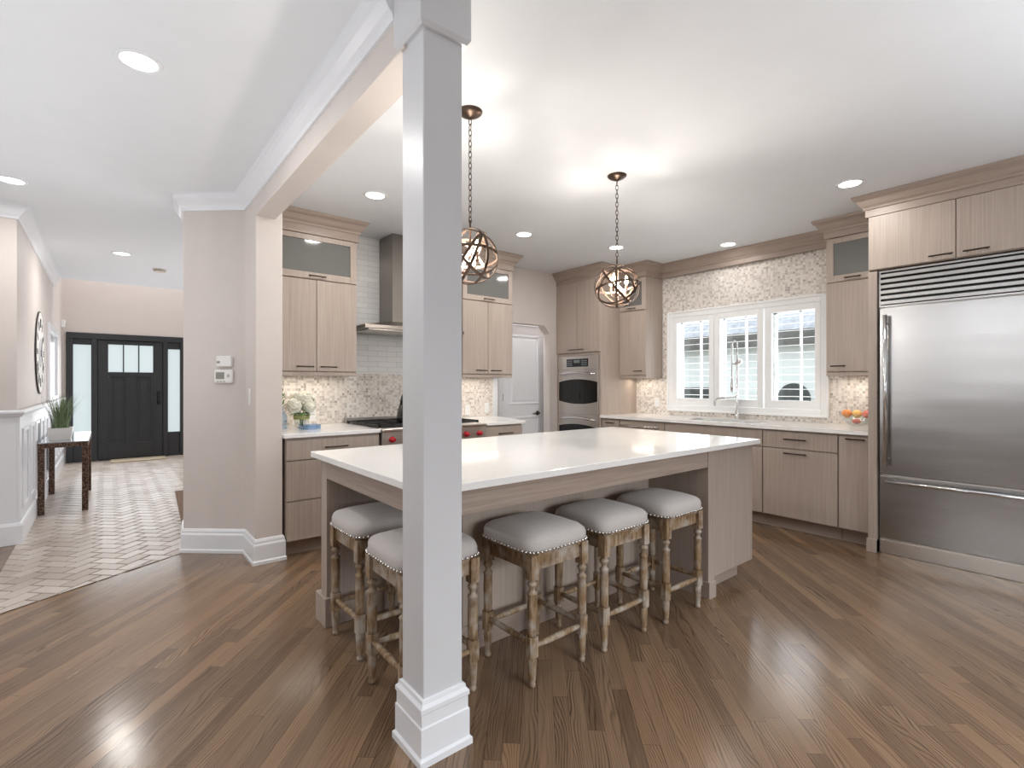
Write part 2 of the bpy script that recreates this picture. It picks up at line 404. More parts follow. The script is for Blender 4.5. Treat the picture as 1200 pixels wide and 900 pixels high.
# hall: left wall, outer walls, foyer
HX = -.56
w = MB().box(HX-.14, HX, 5.62, 10.94, 0, 5).box(-4.2, HX-.14, 5.62, 5.76, 0, CZ)
structure(w.build('wall_left', M['wall']), 'hall wall with wainscot and round clock', 'wall')
dy = 10.82; dx0, dx1, dz1 = -.51, 1.09, 2.13
w = MB().box(HX-.14, dx0, dy, dy+.14, 0, 5).box(dx1, 2.6, dy, dy+.14, 0, 5).box(dx0, dx1, dy, dy+.14, dz1, 5)
structure(w.build('wall_entry', M['wall']), 'beige foyer wall above and beside the black front door', 'wall')
structure(MB().box(2.4, 2.54, YR+.12, 10.82, 0, 5).build('wall_hall_right', M['wall']), 'hall wall on the far side of the entry', 'wall')
structure(MB().box(HX-.14, 2.54, 9.1, 10.96, 5, 5.1).build('ceiling_foyer', M['ceiling']), 'high foyer ceiling beyond the hall', 'ceiling')
structure(MB().box(HX, 2.4, 9.1, 9.2, CZ+.15, 5).build('wall_foyer_header', M['wall']), 'upper foyer wall above the hall ceiling edge', 'wall')
# family room behind the camera, with wide window openings
w = MB().box(-4.2, .5, -3.4, -3.2, 0, CZ).box(3.1, 5.5, -3.4, -3.2, 0, CZ).box(.5, 3.1, -3.4, -3.2, 0, .95).box(.5, 3.1, -3.4, -3.2, 2.25, CZ)
structure(w.build('wall_family_room', M['wall']), 'wall behind the viewer with wide windows', 'wall')
w = MB().box(-4.2, -4.0, -3.2, -1.2, 0, CZ).box(-4.2, -4.0, 3.0, 5.62, 0, CZ).box(-4.2, -4.0, -1.2, 1.4, 0, CZ).box(-4.2, -4.0, 1.4, 3.0, 0, CZ)
structure(w.build('wall_family_side', M['wall']), 'closed side wall of the family room', 'wall')

# herringbone paver floor in the hall
def herringbone():
    bl, bw, gap = .20, .100, .007
    n = 2                                            # length = 2 widths
    u = bw; vs = []; fs = []; tones = []
    ang = math.radians(45); ca, sa = math.cos(ang), math.sin(ang)
    bm = bmesh.new()
    cx_, cy_ = .4, 7.3
    L = 75
    tone_l = bm.verts.layers.float.new('tone')
    def brick(x, y, w_, h_):
        x0, x1, y0, y1 = x+gap/2, x+w_-gap/2, y+gap/2, y+h_-gap/2
        pts = [(x0, y0), (x1, y0), (x1, y1), (x0, y1)]
        P = [(cx_+a*ca-b*sa, cy_+a*sa+b*ca) for a, b in pts]
        mx = sum(p[0] for p in P)/4; my = sum(p[1] for p in P)/4
        if not (-.75 < mx < 2.5 and 3.2 < my < 10.9): return
        t = random.random(); zs = [.0045+random.uniform(-.0012, .0012) for _ in range(4)]
        ins = .004; Q = [(p[0]+(mx-p[0])*ins/.05, p[1]+(my-p[1])*ins/.05) for p in P]
        lo = [bm.verts.new((p[0], p[1], .0005)) for p in P]; hi = [bm.verts.new((q[0], q[1], z)) for q, z in zip(Q, zs)]
        for v in lo+hi: v[tone_l] = t
        bm.faces.new(hi)
        for i in range(4): bm.faces.new((lo[i], lo[(i+1) % 4], hi[(i+1) % 4], hi[i]))
    for i in range(-L, L):
        for j in range(-L, L):
            # herringbone on a grid of brick widths
            k = (i-j) % (2*n)
            if k == 0: brick(i*u, j*u, n*u, u)
            if k == 2*n-1: brick(i*u, j*u, u, n*u)
    def cut(co, no):
        bmesh.ops.bisect_plane(bm, geom=bm.verts[:]+bm.edges[:]+bm.faces[:], plane_co=co, plane_no=no, clear_outer=True)
    cut((.448, 4.523, 0), (.53, -.85, 0))            # meeting line with the oak floor
    cut((HX, 7, 0), (-1, 0, 0)); cut((2.4, 7, 0), (1, 0, 0)); cut((1, dy, 0), (0, 1, 0))
    me = bpy.data.meshes.new('floor_hall'); bm.to_mesh(me); bm.free(); me.materials.append(M['paver'])
    o = bpy.data.objects.new('floor_hall', me); C.objects.link(o); return o
structure(herringbone(), 'glossy grey brick pavers laid in herringbone down the hall', 'floor')
def hall_base():
    pts = [(HX, 3.90), (.435, 4.521), (2.4, 5.75), (2.4, dy), (HX, dy)]
    return MB().prism(pts, -.01, .0015).build('floor_grout', M['grout'])
structure(hall_base(), 'grey grout bed under the herringbone pavers', 'floor')

# ------------------------------------------------------------------ mouldings
BASE = [(0, 0), (.024, 0), (.024, .02), (.018, .03), (.018, .135), (.012, .15), (.012, .162), (.006, .178), (0, .18)]
structure(MB().sweep([(1.0, 4.1), (1.0, 3.9), (.82, 3.9), (.82, 4.23), (.455, 4.55), (.485, YR+.12)], BASE, side=1).build('baseboard_left', M['trim']), 'tall white baseboard around the thermostat wall end', 'baseboard')
CROWN = [(0, CZ-.115), (.012, CZ-.115), (.016, CZ-.095), (.03, CZ-.08), (.05, CZ-.045), (.064, CZ-.03), (.068, CZ-.012), (.075, CZ), (0, CZ)]
structure(MB().sweep([(.82, 1.68), (.82, 4.23), (.455, 4.55), (.485, YR+.12)], CROWN, side=1).build('trim_1', M['trim']), 'white crown moulding along the beam and diagonal wall', 'trim')
structure(MB().sweep([(-4.0, 5.62), (HX, 5.62), (HX, 9.1)], CROWN, side=-1).build('trim_2', M['trim']), 'white crown moulding along the hall wall with the clock', 'trim')
# wainscot
wn = MB(); wx = HX
wn.box(wx, wx+.02, 5.60, dy, 0, 1.03).box(-4.0, wx, 5.60, 5.62, 0, 1.03)
wn.sweep([(-4.0, 5.60), (wx+.02, 5.60), (wx+.02, dy)], [(0, 1.02), (.01, 1.02), (.022, 1.04), (.03, 1.05), (.03, 1.065), (0, 1.075)], side=-1)
wn.sweep([(-4.0, 5.60), (wx+.02, 5.60), (wx+.02, dy)], [(0, 0), (.016, 0), (.016, .15), (.008, .17), (0, .175)], side=-1)
y = 5.74
while y < dy-.3:                                     # raised frames of the panels
    a, b = y, y+.36
    fx = wx+.02
    wn.box(fx, fx+.012, a, a+.03, .26, .92).box(fx, fx+.012, b-.03, b, .26, .92).box(fx, fx+.012, a+.03, b-.03, .26, .29).box(fx, fx+.012, a+.03, b-.03, .89, .92)
    y += .46
structure(wn.build('trim_3', M['trim'], bevel=.003), 'white panelled wainscot with chair rail along the hall', 'wainscot')

# white column carrying the island corner
col = thing('column', 'square white column standing at the near corner of the island', 'column', (.91, 1.579, 0)); col['kind'] = 'structure'
X0, X1, Y0, Y1 = .832, .988, 1.501, 1.657
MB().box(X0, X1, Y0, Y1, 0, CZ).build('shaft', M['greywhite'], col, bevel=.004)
RECT = [(X0, Y0), (X1, Y0), (X1, Y1), (X0, Y1)]
MB().sweep(RECT, [(0, 0), (.027, 0), (.027, .022), (.019, .03), (.019, .125), (.015, .13), (.015, .17), (.019, .175), (.019, .19), (.010, .2), (.008, .212), (0, .215)], side=-1, closed=True).build('base', M['trim'], col)
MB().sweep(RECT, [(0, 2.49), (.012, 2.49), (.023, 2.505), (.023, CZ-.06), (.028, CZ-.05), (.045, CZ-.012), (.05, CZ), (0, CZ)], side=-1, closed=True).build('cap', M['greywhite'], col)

# ------------------------------------------------------------------ cabinet helpers
def pull(root, a, b, out, r=.0055, stand=.028):      # bar handle between a and b, standing off along out
    a, b, out = Vector(a), Vector(b), Vector(out).normalized()
    d = (b-a).normalized(); h = MB()
    h.tube([a+out*stand-d*.006, b+out*stand+d*.006], r, 8)
    for p in (a+d*.012, b-d*.012): h.tube([p, p+out*stand], r*.9, 8)
    return h.build('handle', M['handle'], root)
def front(root, name, axis, face, u0, u1, z0, z1, mat='taupe', th=.019):
    """flat door / drawer front. axis 'x': face looks to -X at x=face, u is y.  axis 'y': face looks to -Y, u is x."""
    g = .0026; m = MB()
    if axis == 'x': m.box(face-th, face, u0+g, u1-g, z0+g, z1-g)
    else: m.box(u0+g, u1-g, face-th, face, z0+g, z1-g)
    return m.build(name, M[mat], root, bevel=.0015)
def hpull(p, axis, face, uc, z, w_=.13, th=.019):
    if axis == 'x': return pull(p, (face-th, uc-w_/2, z), (face-th, uc+w_/2, z), (-1, 0, 0))
    return pull(p, (uc-w_/2, face-th, z), (uc+w_/2, face-th, z), (0, -1, 0))
def glass_door(root, axis, face, u0, u1, z0, z1, st=.055, th=.019):
    g = .0026; m = MB(); u0 += g; u1 -= g; z0 += g; z1 -= g
    R = [(u0, u0+st, z0, z1), (u1-st, u1, z0, z1), (u0+st, u1-st, z0, z0+st), (u0+st, u1-st, z1-st*.8, z1)]
    for a, b, c, d in R:
        if axis == 'x': m.box(face-th, face, a, b, c, d)
        else: m.box(a, b, face-th, face, c, d)
    o = m.build('glass_door', M['taupe'], root, bevel=.0015)
    q = MB(); a, b, c, d = u0+st-.004, u1-st+.004, z0+st-.004, z1-st*.8+.004
    if axis == 'x': q.box(face-.010, face-.005, a, b, c, d)
    else: q.box(a, b, face-.010, face-.005, c, d)
    q.build('pane', M['greyglass'], o); o.children[0]['label'] = 'grey frosted glass pane'
    return o
CCROWN = [(0, CZ-.105), (.010, CZ-.105), (.014, CZ-.09), (.03, CZ-.075), (.05, CZ-.04), (.062, CZ-.03), (.07, CZ-.02), (.075, CZ-.001), (0, CZ-.001)]

# ------------------------------------------------------------------ range wall
YU = 4.36
def range_upper(x0, x1, seam, label, handle_side):
    t = thing('wall_cabinet', label, 'cabinet', ((x0+x1)/2, YU, 1.36), 'tall upper cabinets on the range wall')
    MB().box(x0, x1, YU, YR-.012, 1.385, 2.72).build('carcass', M['taupe'], t)
    MB().box(x0, x1, YU-.012, YR-.012, 1.355, 1.385).build('light_rail', M['taupe'], t, bevel=.002)
    d = front(t, 'door', 'y', YU, x0, seam, 1.39, 2.165); hpull(d, 'y', YU, seam-.10, 1.43)
    d = front(t, 'door', 'y', YU, seam, x1, 1.39, 2.165); hpull(d, 'y', YU, seam+.095, 1.43)
    g = glass_door(t, 'y', YU, x0, x1, 2.17, 2.545); hpull(g, 'y', YU, seam, 2.195)
    MB().box(x0-.012, x1+.012, YU-.032, YR-.012, 2.545, 2.625).build('frieze', M['taupeh'], t, bevel=.002)
    MB().sweep([(x1+.012, YR-.012), (x1+.012, YU-.032), (x0-.012, YU-.032), (x0-.012, YR-.012)], CCROWN, side=1).build('crown', M['taupeh'], t)
    return t
range_upper(1.02, 1.735, 1.385, 'taupe upper cabinet with grey glass top, left of the range hood', 1)
range_upper(2.862, 3.53, 3.19, 'taupe upper cabinet with grey glass top, right of the range hood', -1)
YB = 3.905                                           # base front (drawer faces stand .019 proud)
def base_unit(name, label, x0, x1, poly=None):
    t = thing(name, label, 'cabinet', ((x0+x1)/2, YB, 0), None)
    return t
t = base_unit('base_cabinet', 'taupe three-drawer base cabinet left of the range', 1.02, 1.748)
MB().box(1.02, 1.748, YB, YR-.012, .115, .884).build('carcass', M['taupe'], t)
MB().box(1.02, 1.748, YB+.07, YR-.02, 0, .115).build('plinth', M['taupeh'], t)
for z0, z1, hz in ((.715, .868, .80), (.415, .712, .64), (.12, .412, .34)):
    d = front(t, 'drawer', 'y', YB, 1.022, 1.746, z0, z1); hpull(d, 'y', YB, 1.384, hz, .17)
tag(MB().prism([(1.0, YB-.035), (1.752, YB-.035), (1.752, YR-.012), (1.0, YR-.012)], .884, .914).build('countertop', M['quartz'], bevel=.003), 'white quartz counter piece left of the range, under the flowers', 'countertop')
t = base_unit('base_cabinet', 'taupe base cabinet between the range and the white door', 2.822, 3.31)
RB = [(2.822, YB), (3.29, YB), (3.52, YR-.012), (2.822, YR-.012)]
MB().prism(RB, .115, .884).build('carcass', M['taupe'], t)
MB().prism([(2.83, YB+.07), (3.27, YB+.07), (3.5, YR-.02), (2.83, YR-.02)], 0, .115).build('plinth', M['taupeh'], t)
for z0, z1, hz in ((.715, .868, .80), (.415, .712, .64), (.12, .412, .34)):
    d = front(t, 'drawer', 'y', YB, 2.824, 3.288, z0, z1); hpull(d, 'y', YB, 3.06, hz, .17)
tag(MB().prism([(2.818, YB-.035), (3.315, YB-.035), (3.55, YR-.012), (2.818, YR-.012)], .884, .914).build('countertop', M['quartz'], bevel=.003), 'white quartz counter piece with a slanted end, right of the range', 'countertop')

# range
rx0, rx1 = 1.757, 2.813
R = thing('range', 'wide stainless gas range with red knobs under the hood', 'range', ((rx0+rx1)/2, 4.2, 0))
MB().box(rx0, rx1, 3.93, YR-.014, .10, .90).build('body', M['panelsteel'], R, bevel=.003)
MB().box(rx0, rx1, 3.86, 3.93, .765, .885).build('control_panel', M['panelsteel'], R, bevel=.004)
MB().box(rx0-.003, rx1+.003, 3.84, 3.94, .885, .918).build('bullnose', M['panelsteel'], R, bevel=.012, seg=3)
for i in range(7):
    xk = rx0+.085+i*(rx1-rx0-.17)/6
    rot = Matrix.Rotation(PI/2, 3, 'X')
    k = MB().lathe([(.026, 0), (.026, .012), (.021, .016), (.020, .042), (.014, .046)], (xk, 3.86, .822), 16, M4=rot.to_4x4() if False else rot).build('knob', M['red'], R); k['label'] = 'red control knob'
MB().box(rx0+.02, rx1-.36, 3.90, 3.93, .16, .755).build('oven_door', M['panelsteel'], R, bevel=.004)
MB().box(rx1-.345, rx1-.02, 3.90, 3.93, .16, .755).build('oven_door', M['panelsteel'], R, bevel=.004)
for a, b in ((rx0+.06, rx1-.40), (rx1-.32, rx1-.05)):
    MB().tube([(a, 3.85, .70), (b, 3.85, .70)], .011, 10).tube([(a+.03, 3.90, .70), (a+.03, 3.85, .70)], .008).tube([(b-.03, 3.90, .70), (b-.03, 3.85, .70)], .008).build('oven_handle', M['chrome'], R)
for x in (rx0+.05, rx1-.05):
    for yy in (3.98, 4.62): MB().lathe([(.02, 0), (.02, .1)], (x, yy, 0), 10).build('foot', M['black'], R)
MB().box(rx0+.01, rx1-.01, 3.945, YR-.03, .90, .908).build('cooktop', M['black'], R)
for q in range(3):
    a = rx0+.015+q*(rx1-rx0-.03)/3; b = a+(rx1-rx0-.03)/3-.008
    g = MB()
    for yy in (3.955, 4.22, 4.30, 4.64): g.box(a, b, yy, yy+.014, .922, .938)
    for s_ in range(4):
        xx = a+(b-a-.014)*s_/3; g.box(xx, xx+.014, 3.955, 4.654, .922, .938)
    for xx in (a, b-.014):
        for yy in (3.955, 4.64): g.box(xx, xx+.014, yy, yy+.014, .908, .922)
    for yy in (4.09, 4.49): g.lathe([(.05, .908), (.05, .918), (.03, .922), (.001, .922)], ((a+b)/2, yy, 0), 16)
    g.build('burner_grate', M['iron'], R)
MB().box(rx0, rx1, 4.66, YR-.014, .90, .965).build('rear_guard', M['panelsteel'], R, bevel=.003)

# kettle on the range
K = thing('kettle', 'black kettle standing on the range burners, half behind the column', 'kettle', (2.125, 4.09, .938))
MB().lathe([(.001, .938), (.104, .938), (.116, .955), (.114, 1.0), (.102, 1.06), (.085, 1.11), (.06, 1.15), (.03, 1.16), (.001, 1.161)], (2.125, 4.09, 0), 24).build('body', M['black'], K)
MB().tube([(2.225, 4.09, 1.0), (2.275, 4.09, 1.06), (2.30, 4.09, 1.10)], [.022, .016, .012], 10).build('spout', M['black'], K)
MB().tube([(2.125+.085*math.cos(a), 4.09, 1.10+.13*math.sin(a)) for a in [PI*i/12 for i in range(13)]], .009, 8).build('handle', M['black'], K)
MB().sphere((2.125, 4.09, 1.174), .014).build('lid_knob', M['black'], K)

# hood
Hd = thing('range_hood', 'dark steel chimney hood mounted over the range', 'range hood', (2.285, 4.45, 1.79))
MB().box(2.112, 2.46, 4.41, YR-.012, 1.86, CZ).build('chimney', M['hoodsteel'], Hd, bevel=.003)
hx0, hx1, hy0 = 1.765, 2.805, 4.22
cp = MB().box(hx0, hx1, hy0, YR-.012, 1.785, 1.815)
cp.add([(hx0, hy0, 1.815), (hx1, hy0, 1.815), (hx1, YR-.012, 1.815), (hx0, YR-.012, 1.815), (2.08, 4.39, 1.875), (2.49, 4.39, 1.875), (2.49, YR-.012, 1.875), (2.08, YR-.012, 1.875)],
       [(0, 1, 5, 4), (1, 2, 6, 5), (2, 3, 7, 6), (3, 0, 4, 7), (4, 5, 6, 7)])
cp.build('canopy', M['hoodsteel'], Hd)
MB().box(hx0+.05, hx1-.05, hy0+.05, YR-.06, 1.775, 1.787).build('filter', M['panelsteel'], Hd)

# white interior door behind the opening
D = thing('door_2', 'white panelled interior door with dark lever behind the clipped opening', 'door', (4.23, 4.98, 0)); D['kind'] = 'structure'
dm = MB().box(3.865, 4.595, 4.965, 5.0, .008, 2.04)
for (a, b, z0, z1) in ((3.98, 4.48, 1.02, 1.92), (3.98, 4.48, .22, .86)):
    for (p, q, r_, s_) in ((a, b, z0, z0+.022), (a, b, z1-.022, z1), (a, a+.022, z0+.022, z1-.022), (b-.022, b, z0+.022, z1-.022)): dm.box(p, q, 4.958, 4.966, r_, s_)
    dm.box(a+.05, b-.05, 4.960, 4.966, z0+.05, z1-.05)
dm.build('panel', M['trim'], D, bevel=.003)
cs = MB().box(3.80, 3.866, 4.948, 4.972, 0, 2.04).box(4.594, 4.66, 4.948, 4.972, 0, 2.04).box(3.80, 4.66, 4.948, 4.972, 2.04, 2.10)
cs.build('casing', M['trim'], D, bevel=.004)
hd = MB().lathe([(.03, 0), (.03, .008), (.012, .012), (.011, .05)], (4.46, 4.965, .90), 16, M4=Matrix.Rotation(PI/2, 3, 'X'))
hd.tube([(4.46, 4.918, .90), (4.42, 4.915, .903), (4.37, 4.915, .895), (4.345, 4.917, .90)], [.010, .009, .008, .007], 8)
hd.build('lever', M['handle'], D)
hg = MB()
for z in (.25, 1.07, 1.8): hg.box(3.858, 3.874, 4.953, 4.966, z, z+.09)
hg.build('hinge', M['handle'], D)

area('fill_lobby', (4.2, 4.90, 2.6), (0, 0, 0), .9, .08, 13, (.97, .98, 1))  # added strip above the opening that brightens the white door

# ------------------------------------------------------------------ window wall joinery
XT, XU, XB = 4.59, 4.95, 4.62                        # tower face, upper face, base carcass face
# oven tower
t = thing('oven_cabinet', 'tall taupe cabinet housing the double oven', 'cabinet', (4.9, 4.36, 0))
MB().box(XT, XW-.002, 3.97, 3.99, 0, CZ).box(XT, XW-.002, 4.69, YR-.002, 0, CZ).box(XT+.02, XW-.002, 3.99, 4.69, 1.66, CZ).box(XT+.02, XW-.002, 3.99, 4.69, 0, .12).build('carcass', M['taupe'], t, bevel=.0015)
MB().box(XT, XT+.03, 3.99, 4.69, 1.635, 1.672).box(XT, XT+.03, 3.99, 4.002, .12, 1.635).box(XT, XT+.03, 4.678, 4.69, .12, 1.635).build('face_frame', M['taupe'], t)
for a, b, hc in ((3.972, 4.345, 4.28), (4.345, 4.716, 4.42)):
    d = front(t, 'door', 'x', XT, a, b, 1.675, 2.565); hpull(d, 'x', XT, hc, 1.715, .11)
ov = thing('wall_oven', 'stainless double wall oven with bowed handles in the tall cabinet', 'oven', (4.6, 4.34, .36))
OY0, OY1, OX = 4.003, 4.677, 4.575
MB().box(XT-.004, 5.15, OY0+.001, OY1-.001, .13, 1.634).build('body', M['panelsteel'], ov)
cpn = MB().box(OX, XT, OY0, OY1, 1.47, 1.634).build('control_panel', M['panelsteel'], ov, bevel=.004)
dsp = MB().box(OX-.004, OX+.002, 4.16, 4.53, 1.50, 1.60).build('display', M['blackglass'], cpn, bevel=.003); dsp['label'] = 'black glass control display'
bt = MB()
for i in range(4):
    for j in range(3): bt.box(OX-.006, OX-.003, 4.18+i*.024, 4.196+i*.024, 1.515+j*.026, 1.53+j*.026).box(OX-.006, OX-.003, 4.43+i*.024, 4.446+i*.024, 1.515+j*.026, 1.53+j*.026)
bt.box(OX-.006, OX-.003, 4.30, 4.40, 1.55, 1.585)
bt.build('button', plain('grey_button', lin(120, 130, 132), .4), dsp)
def oven_door(z0, z1, wz0, wz1, hz):
    d = MB().box(OX, XT, OY0, OY1, z0, z1).build('oven_door', M['panelsteel'], ov, bevel=.004)
    n = 14; pts = []; bow = .035
    for i in range(n+1):
        u = i/n; pts.append((OX-.003, OY0+.012+u*(OY1-OY0-.024), wz1-bow+bow*(1-(2*u-1)**2)))
    for i in range(n+1):
        u = 1-i/n; pts.append((OX-.003, OY0+.012+u*(OY1-OY0-.024), wz0+bow-bow*(1-(2*u-1)**2)))
    MB().extrude(pts, (.005, 0, 0)).build('window', M['blackglass'], d)
    hp = []
    for i in range(13):
        u = i/12; hp.append((OX-.02-.035*math.sin(PI*u)**.6, OY0+.05+u*(OY1-OY0-.10), hz+.022*math.sin(PI*u)))
    hb = MB().tube(hp, .014, 10)
    for k in (0, 12): hb.tube([(OX, hp[k][1], hp[k][2]), hp[k]], .012, 8)
    hb.build('handle', M['chrome'], d)
oven_door(.905, 1.455, 1.035, 1.345, 1.405)
oven_door(.34, .892, .47, .785, .845)
MB().box(OX+.005, XT, OY0, OY1, .14, .33).build('drawer', M['panelsteel'], ov, bevel=.003)

def upper_x(y0, y1, label, hinge):
    t = thing('wall_cabinet', label, 'cabinet', (XU, (y0+y1)/2, 1.36), 'narrow upper cabinets beside the window')
    MB().box(XU, XW-.009, y0, y1, 1.385, CZ).build('carcass', M['taupe'], t)
    MB().box(XU-.012, XW-.009, y0, y1, 1.355, 1.385).build('light_rail', M['taupe'], t, bevel=.002)
    hc = y0+.10 if hinge > 0 else y1-.10
    d = front(t, 'door', 'x', XU, y0, y1, 1.39, 2.165); hpull(d, 'x', XU, hc, 1.44, .10)
    g = glass_door(t, 'x', XU, y0, y1, 2.17, 2.555); hpull(g, 'x', XU, (y0+y1)/2, 2.195, .11)
    return t
upper_x(1.262, 1.68, 'taupe upper cabinet between window and refrigerator', -1)
upper_x(3.58, 3.968, 'taupe upper cabinet between window and oven cabinet', 1)

# continuous cornice with frieze along the window wall
cn = thing('cornice', 'stepped taupe cornice running above the window wall cabinets', 'cornice', (4.9, 2.6, 2.56))
path = [(XT-.02, YR-.004), (XT-.02, 3.955), (XU-.03, 3.955), (XU-.03, 3.565), (5.225, 3.565), (5.225, 1.695), (XU-.03, 1.695), (XU-.03, 1.275), (4.535, 1.275), (4.535, .235)]
MB().sweep(path, CCROWN, side=-1).build('crown', M['taupeh'], cn)
MB().sweep(path, [(0, 2.56), (0, CZ-.095), (-.012, CZ-.095), (-.012, 2.56)], side=-1).build('frieze', M['taupeh'], cn)

# base run
def base_x(name, label, y0, y1, cat='cabinet'):
    t = thing(name, label, cat, (XB, (y0+y1)/2, 0))
    return t
def carcass_x(t, y0, y1, z1=.884):
    MB().box(XB, XW-.009, y0, y1, .115, z1).build('carcass', M['taupe'], t)
    MB().box(XB+.075, XW-.02, y0, y1, 0, .115).build('plinth', M['taupeh'], t)
t = base_x('base_cabinet', 'narrow taupe drawer cabinet beside the oven tower', 3.70, 3.968); carcass_x(t, 3.70, 3.968)
d = front(t, 'drawer', 'x', XB, 3.702, 3.966, .72, .868); hpull(d, 'x', XB, 3.83, .83, .11)
d = front(t, 'door', 'x', XB, 3.702, 3.966, .12, .717); hpull(d, 'x', XB, 3.76, .67, .09)
t = base_x('dishwasher', 'taupe panelled dishwasher with a long bar handle beside the sink', 3.10, 3.70, 'dishwasher'); carcass_x(t, 3.102, 3.698)
d = front(t, 'door', 'x', XB, 3.102, 3.698, .12, .868)
hb = MB().tube([(XB-.07, 3.15, .815), (XB-.07, 3.65, .815)], .010, 10)
for yy in (3.18, 3.62): hb.tube([(XB-.019, yy, .815), (XB-.07, yy, .815)], .008, 8)
hb.build('handle', M['chrome'], d)
t = base_x('sink_cabinet', 'wide taupe sink cabinet under the window', 2.08, 3.10); 
MB().box(XB, XW-.009, 2.082, 3.098, .115, .64).box(XB, XB+.02, 2.082, 3.098, .64, .884).build('carcass', M['taupe'], t)
MB().box(XB+.075, XW-.02, 2.082, 3.098, 0, .115).build('plinth', M['taupeh'], t)
front(t, 'false_front', 'x', XB, 2.082, 3.098, .72, .868)
for a, b, hc in ((2.082, 2.59, 2.52), (2.59, 3.098, 2.66)):
    d = front(t, 'door', 'x', XB, a, b, .12, .717); hpull(d, 'x', XB, hc, .68, .10)
t = base_x('base_cabinet', 'taupe two-drawer base cabinet right of the sink cabinet', 1.48, 2.08); carcass_x(t, 1.482, 2.078)
d = front(t, 'drawer', 'x', XB, 1.482, 2.078, .722, .868); hpull(d, 'x', XB, 1.80, .805, .17)
d = front(t, 'drawer', 'x', XB, 1.482, 2.078, .12, .717); hpull(d, 'x', XB, 1.80, .683, .17)
t = base_x('base_cabinet', 'narrow taupe pull-out cabinet next to the refrigerator panel', 1.262, 1.48); carcass_x(t, 1.262, 1.478)
d = front(t, 'door', 'x', XB, 1.264, 1.478, .12, .868); hpull(d, 'x', XB, 1.355, .845, .12)
# countertop with sink cut-out, undermount sink, faucet
sy0, sy1, sx0, sx1 = 2.22, 2.95, 4.72, 5.10
ct = MB()
ct.box(4.568, sx0, 1.262, 3.968, .884, .914).box(sx1, XW-.009, 1.262, 3.968, .884, .914).box(sx0, sx1, 1.262, sy0, .884, .914).box(sx0, sx1, sy1, 3.968, .884, .914)
tag(ct.build('countertop', M['quartz']), 'long white quartz counter under the shuttered window', 'countertop')
sk = MB(); e = .012
sk.box(sx0-e, sx1+e, sy0-e, sy1+e, .66, .672).box(sx0-e, sx0, sy0-e, sy1+e, .672, .8835).box(sx1, sx1+e, sy0-e, sy1+e, .672, .8835).box(sx0, sx1, sy0-e, sy0, .672, .8835).box(sx0, sx1, sy1, sy1+e, .672, .8835)
tag(sk.build('sink', M['panelsteel']), 'stainless undermount sink in the counter below the window', 'sink')
fa = thing('faucet', 'tall chrome spring faucet standing before the window', 'faucet', (5.17, 2.60, .914))
fx, fy = 5.17, 2.60
MB().lathe([(.030, .914), (.030, .922), (.02, .935), (.02, .985), (.014, 1.0), (.011, 1.02), (.011, 1.57), (.008, 1.585)], (fx, fy, 0), 16).build('riser', M['chrome'], fa)
hy_ = fy+.055
arch = [(fx, fy+.002, 1.57)]+[(fx, fy+.0275-.0275*math.cos(PI*i/10), 1.70+.04*math.sin(PI*i/10)) for i in range(11)]+[(fx, hy_, 1.5), (fx, hy_, 1.32)]
MB().tube(arch, .008, 8).build('hose', M['chrome'], fa)
sp = [(fx+.012*math.cos(k*.9), hy_+.012*math.sin(k*.9), 1.70-k*.0027) for k in range(150)]
MB().tube(sp, .0035, 5).build('spring', M['chrome'], fa)
MB().lathe([(.012, 1.20), (.019, 1.21), (.019, 1.27), (.013, 1.30), (.012, 1.33)], (fx, hy_, 0), 14).build('spray_head', M['chrome'], fa)
MB().tube([(fx, fy, 1.15), (fx-.06, fy+.10, 1.14), (fx-.11, fy+.17, 1.13), (fx-.12, fy+.185, 1.09), (fx-.12, fy+.185, 1.05)], .010, 10).build('spout', M['chrome'], fa)
MB().lathe([(.018, -.022), (.018, .022)], (fx, fy, 1.50), 12, M4=Matrix.Rotation(PI/2, 3, 'Y')).tube([(fx, fy, 1.50), (fx, hy_, 1.50)], .008, 8).lathe([(.022, -.02), (.03, 0), (.022, .02)], (fx-.01, fy-.03, 1.52), 14, M4=Matrix.Rotation(PI/2, 3, 'X')).build('holder', M['chrome'], fa)
MB().tube([(fx, fy-.02, .955), (fx, fy-.07, .975)], .006, 8).build('lever', M['chrome'], fa)

# ------------------------------------------------------------------ shuttered window
win = thing('window_1', 'wide kitchen window with three white louvred shutters', 'window', (XW, 2.63, .965)); win['kind'] = 'structure'
cz0, cz1, cy0, cy1 = .965, 2.14, 1.765, 3.50
CS = [(0, 0), (0, .02), (.02, .03), (.055, .03), (.068, .02), (.068, 0)]
cas = MB(); cx = XW-.008
iy0, iy1, iz0, iz1 = 1.83, 3.425, 1.035, 2.07
cas.box(cx-.024, cx, cy0, iy0, cz0, cz1).box(cx-.024, cx, iy1, cy1, cz0, cz1).box(cx-.024, cx, iy0, iy1, cz0, iz0).box(cx-.024, cx, iy0, iy1, iz1, cz1)
cas.box(cx-.034, cx-.024, cy0, cy0+.022, cz0, cz1).box(cx-.034, cx-.024, cy1-.022, cy1, cz0, cz1).box(cx-.034, cx-.024, cy0+.022, cy1-.022, cz0, cz0+.022).box(cx-.034, cx-.024, cy0+.022, cy1-.022, cz1-.022, cz1)
cas.build('casing', M['shutter'], win, bevel=.004)
jb = MB().box(cx-.02, XW+.15, iy0-.02, iy0+.004, iz0, iz1).box(cx-.02, XW+.15, iy1-.004, iy1+.02, iz0, iz1).box(cx-.02, XW+.15, iy0, iy1, iz0-.02, iz0+.004).box(cx-.02, XW+.15, iy0, iy1, iz1-.004, iz1+.02)
jb.build('jamb', M['shutter'], win)
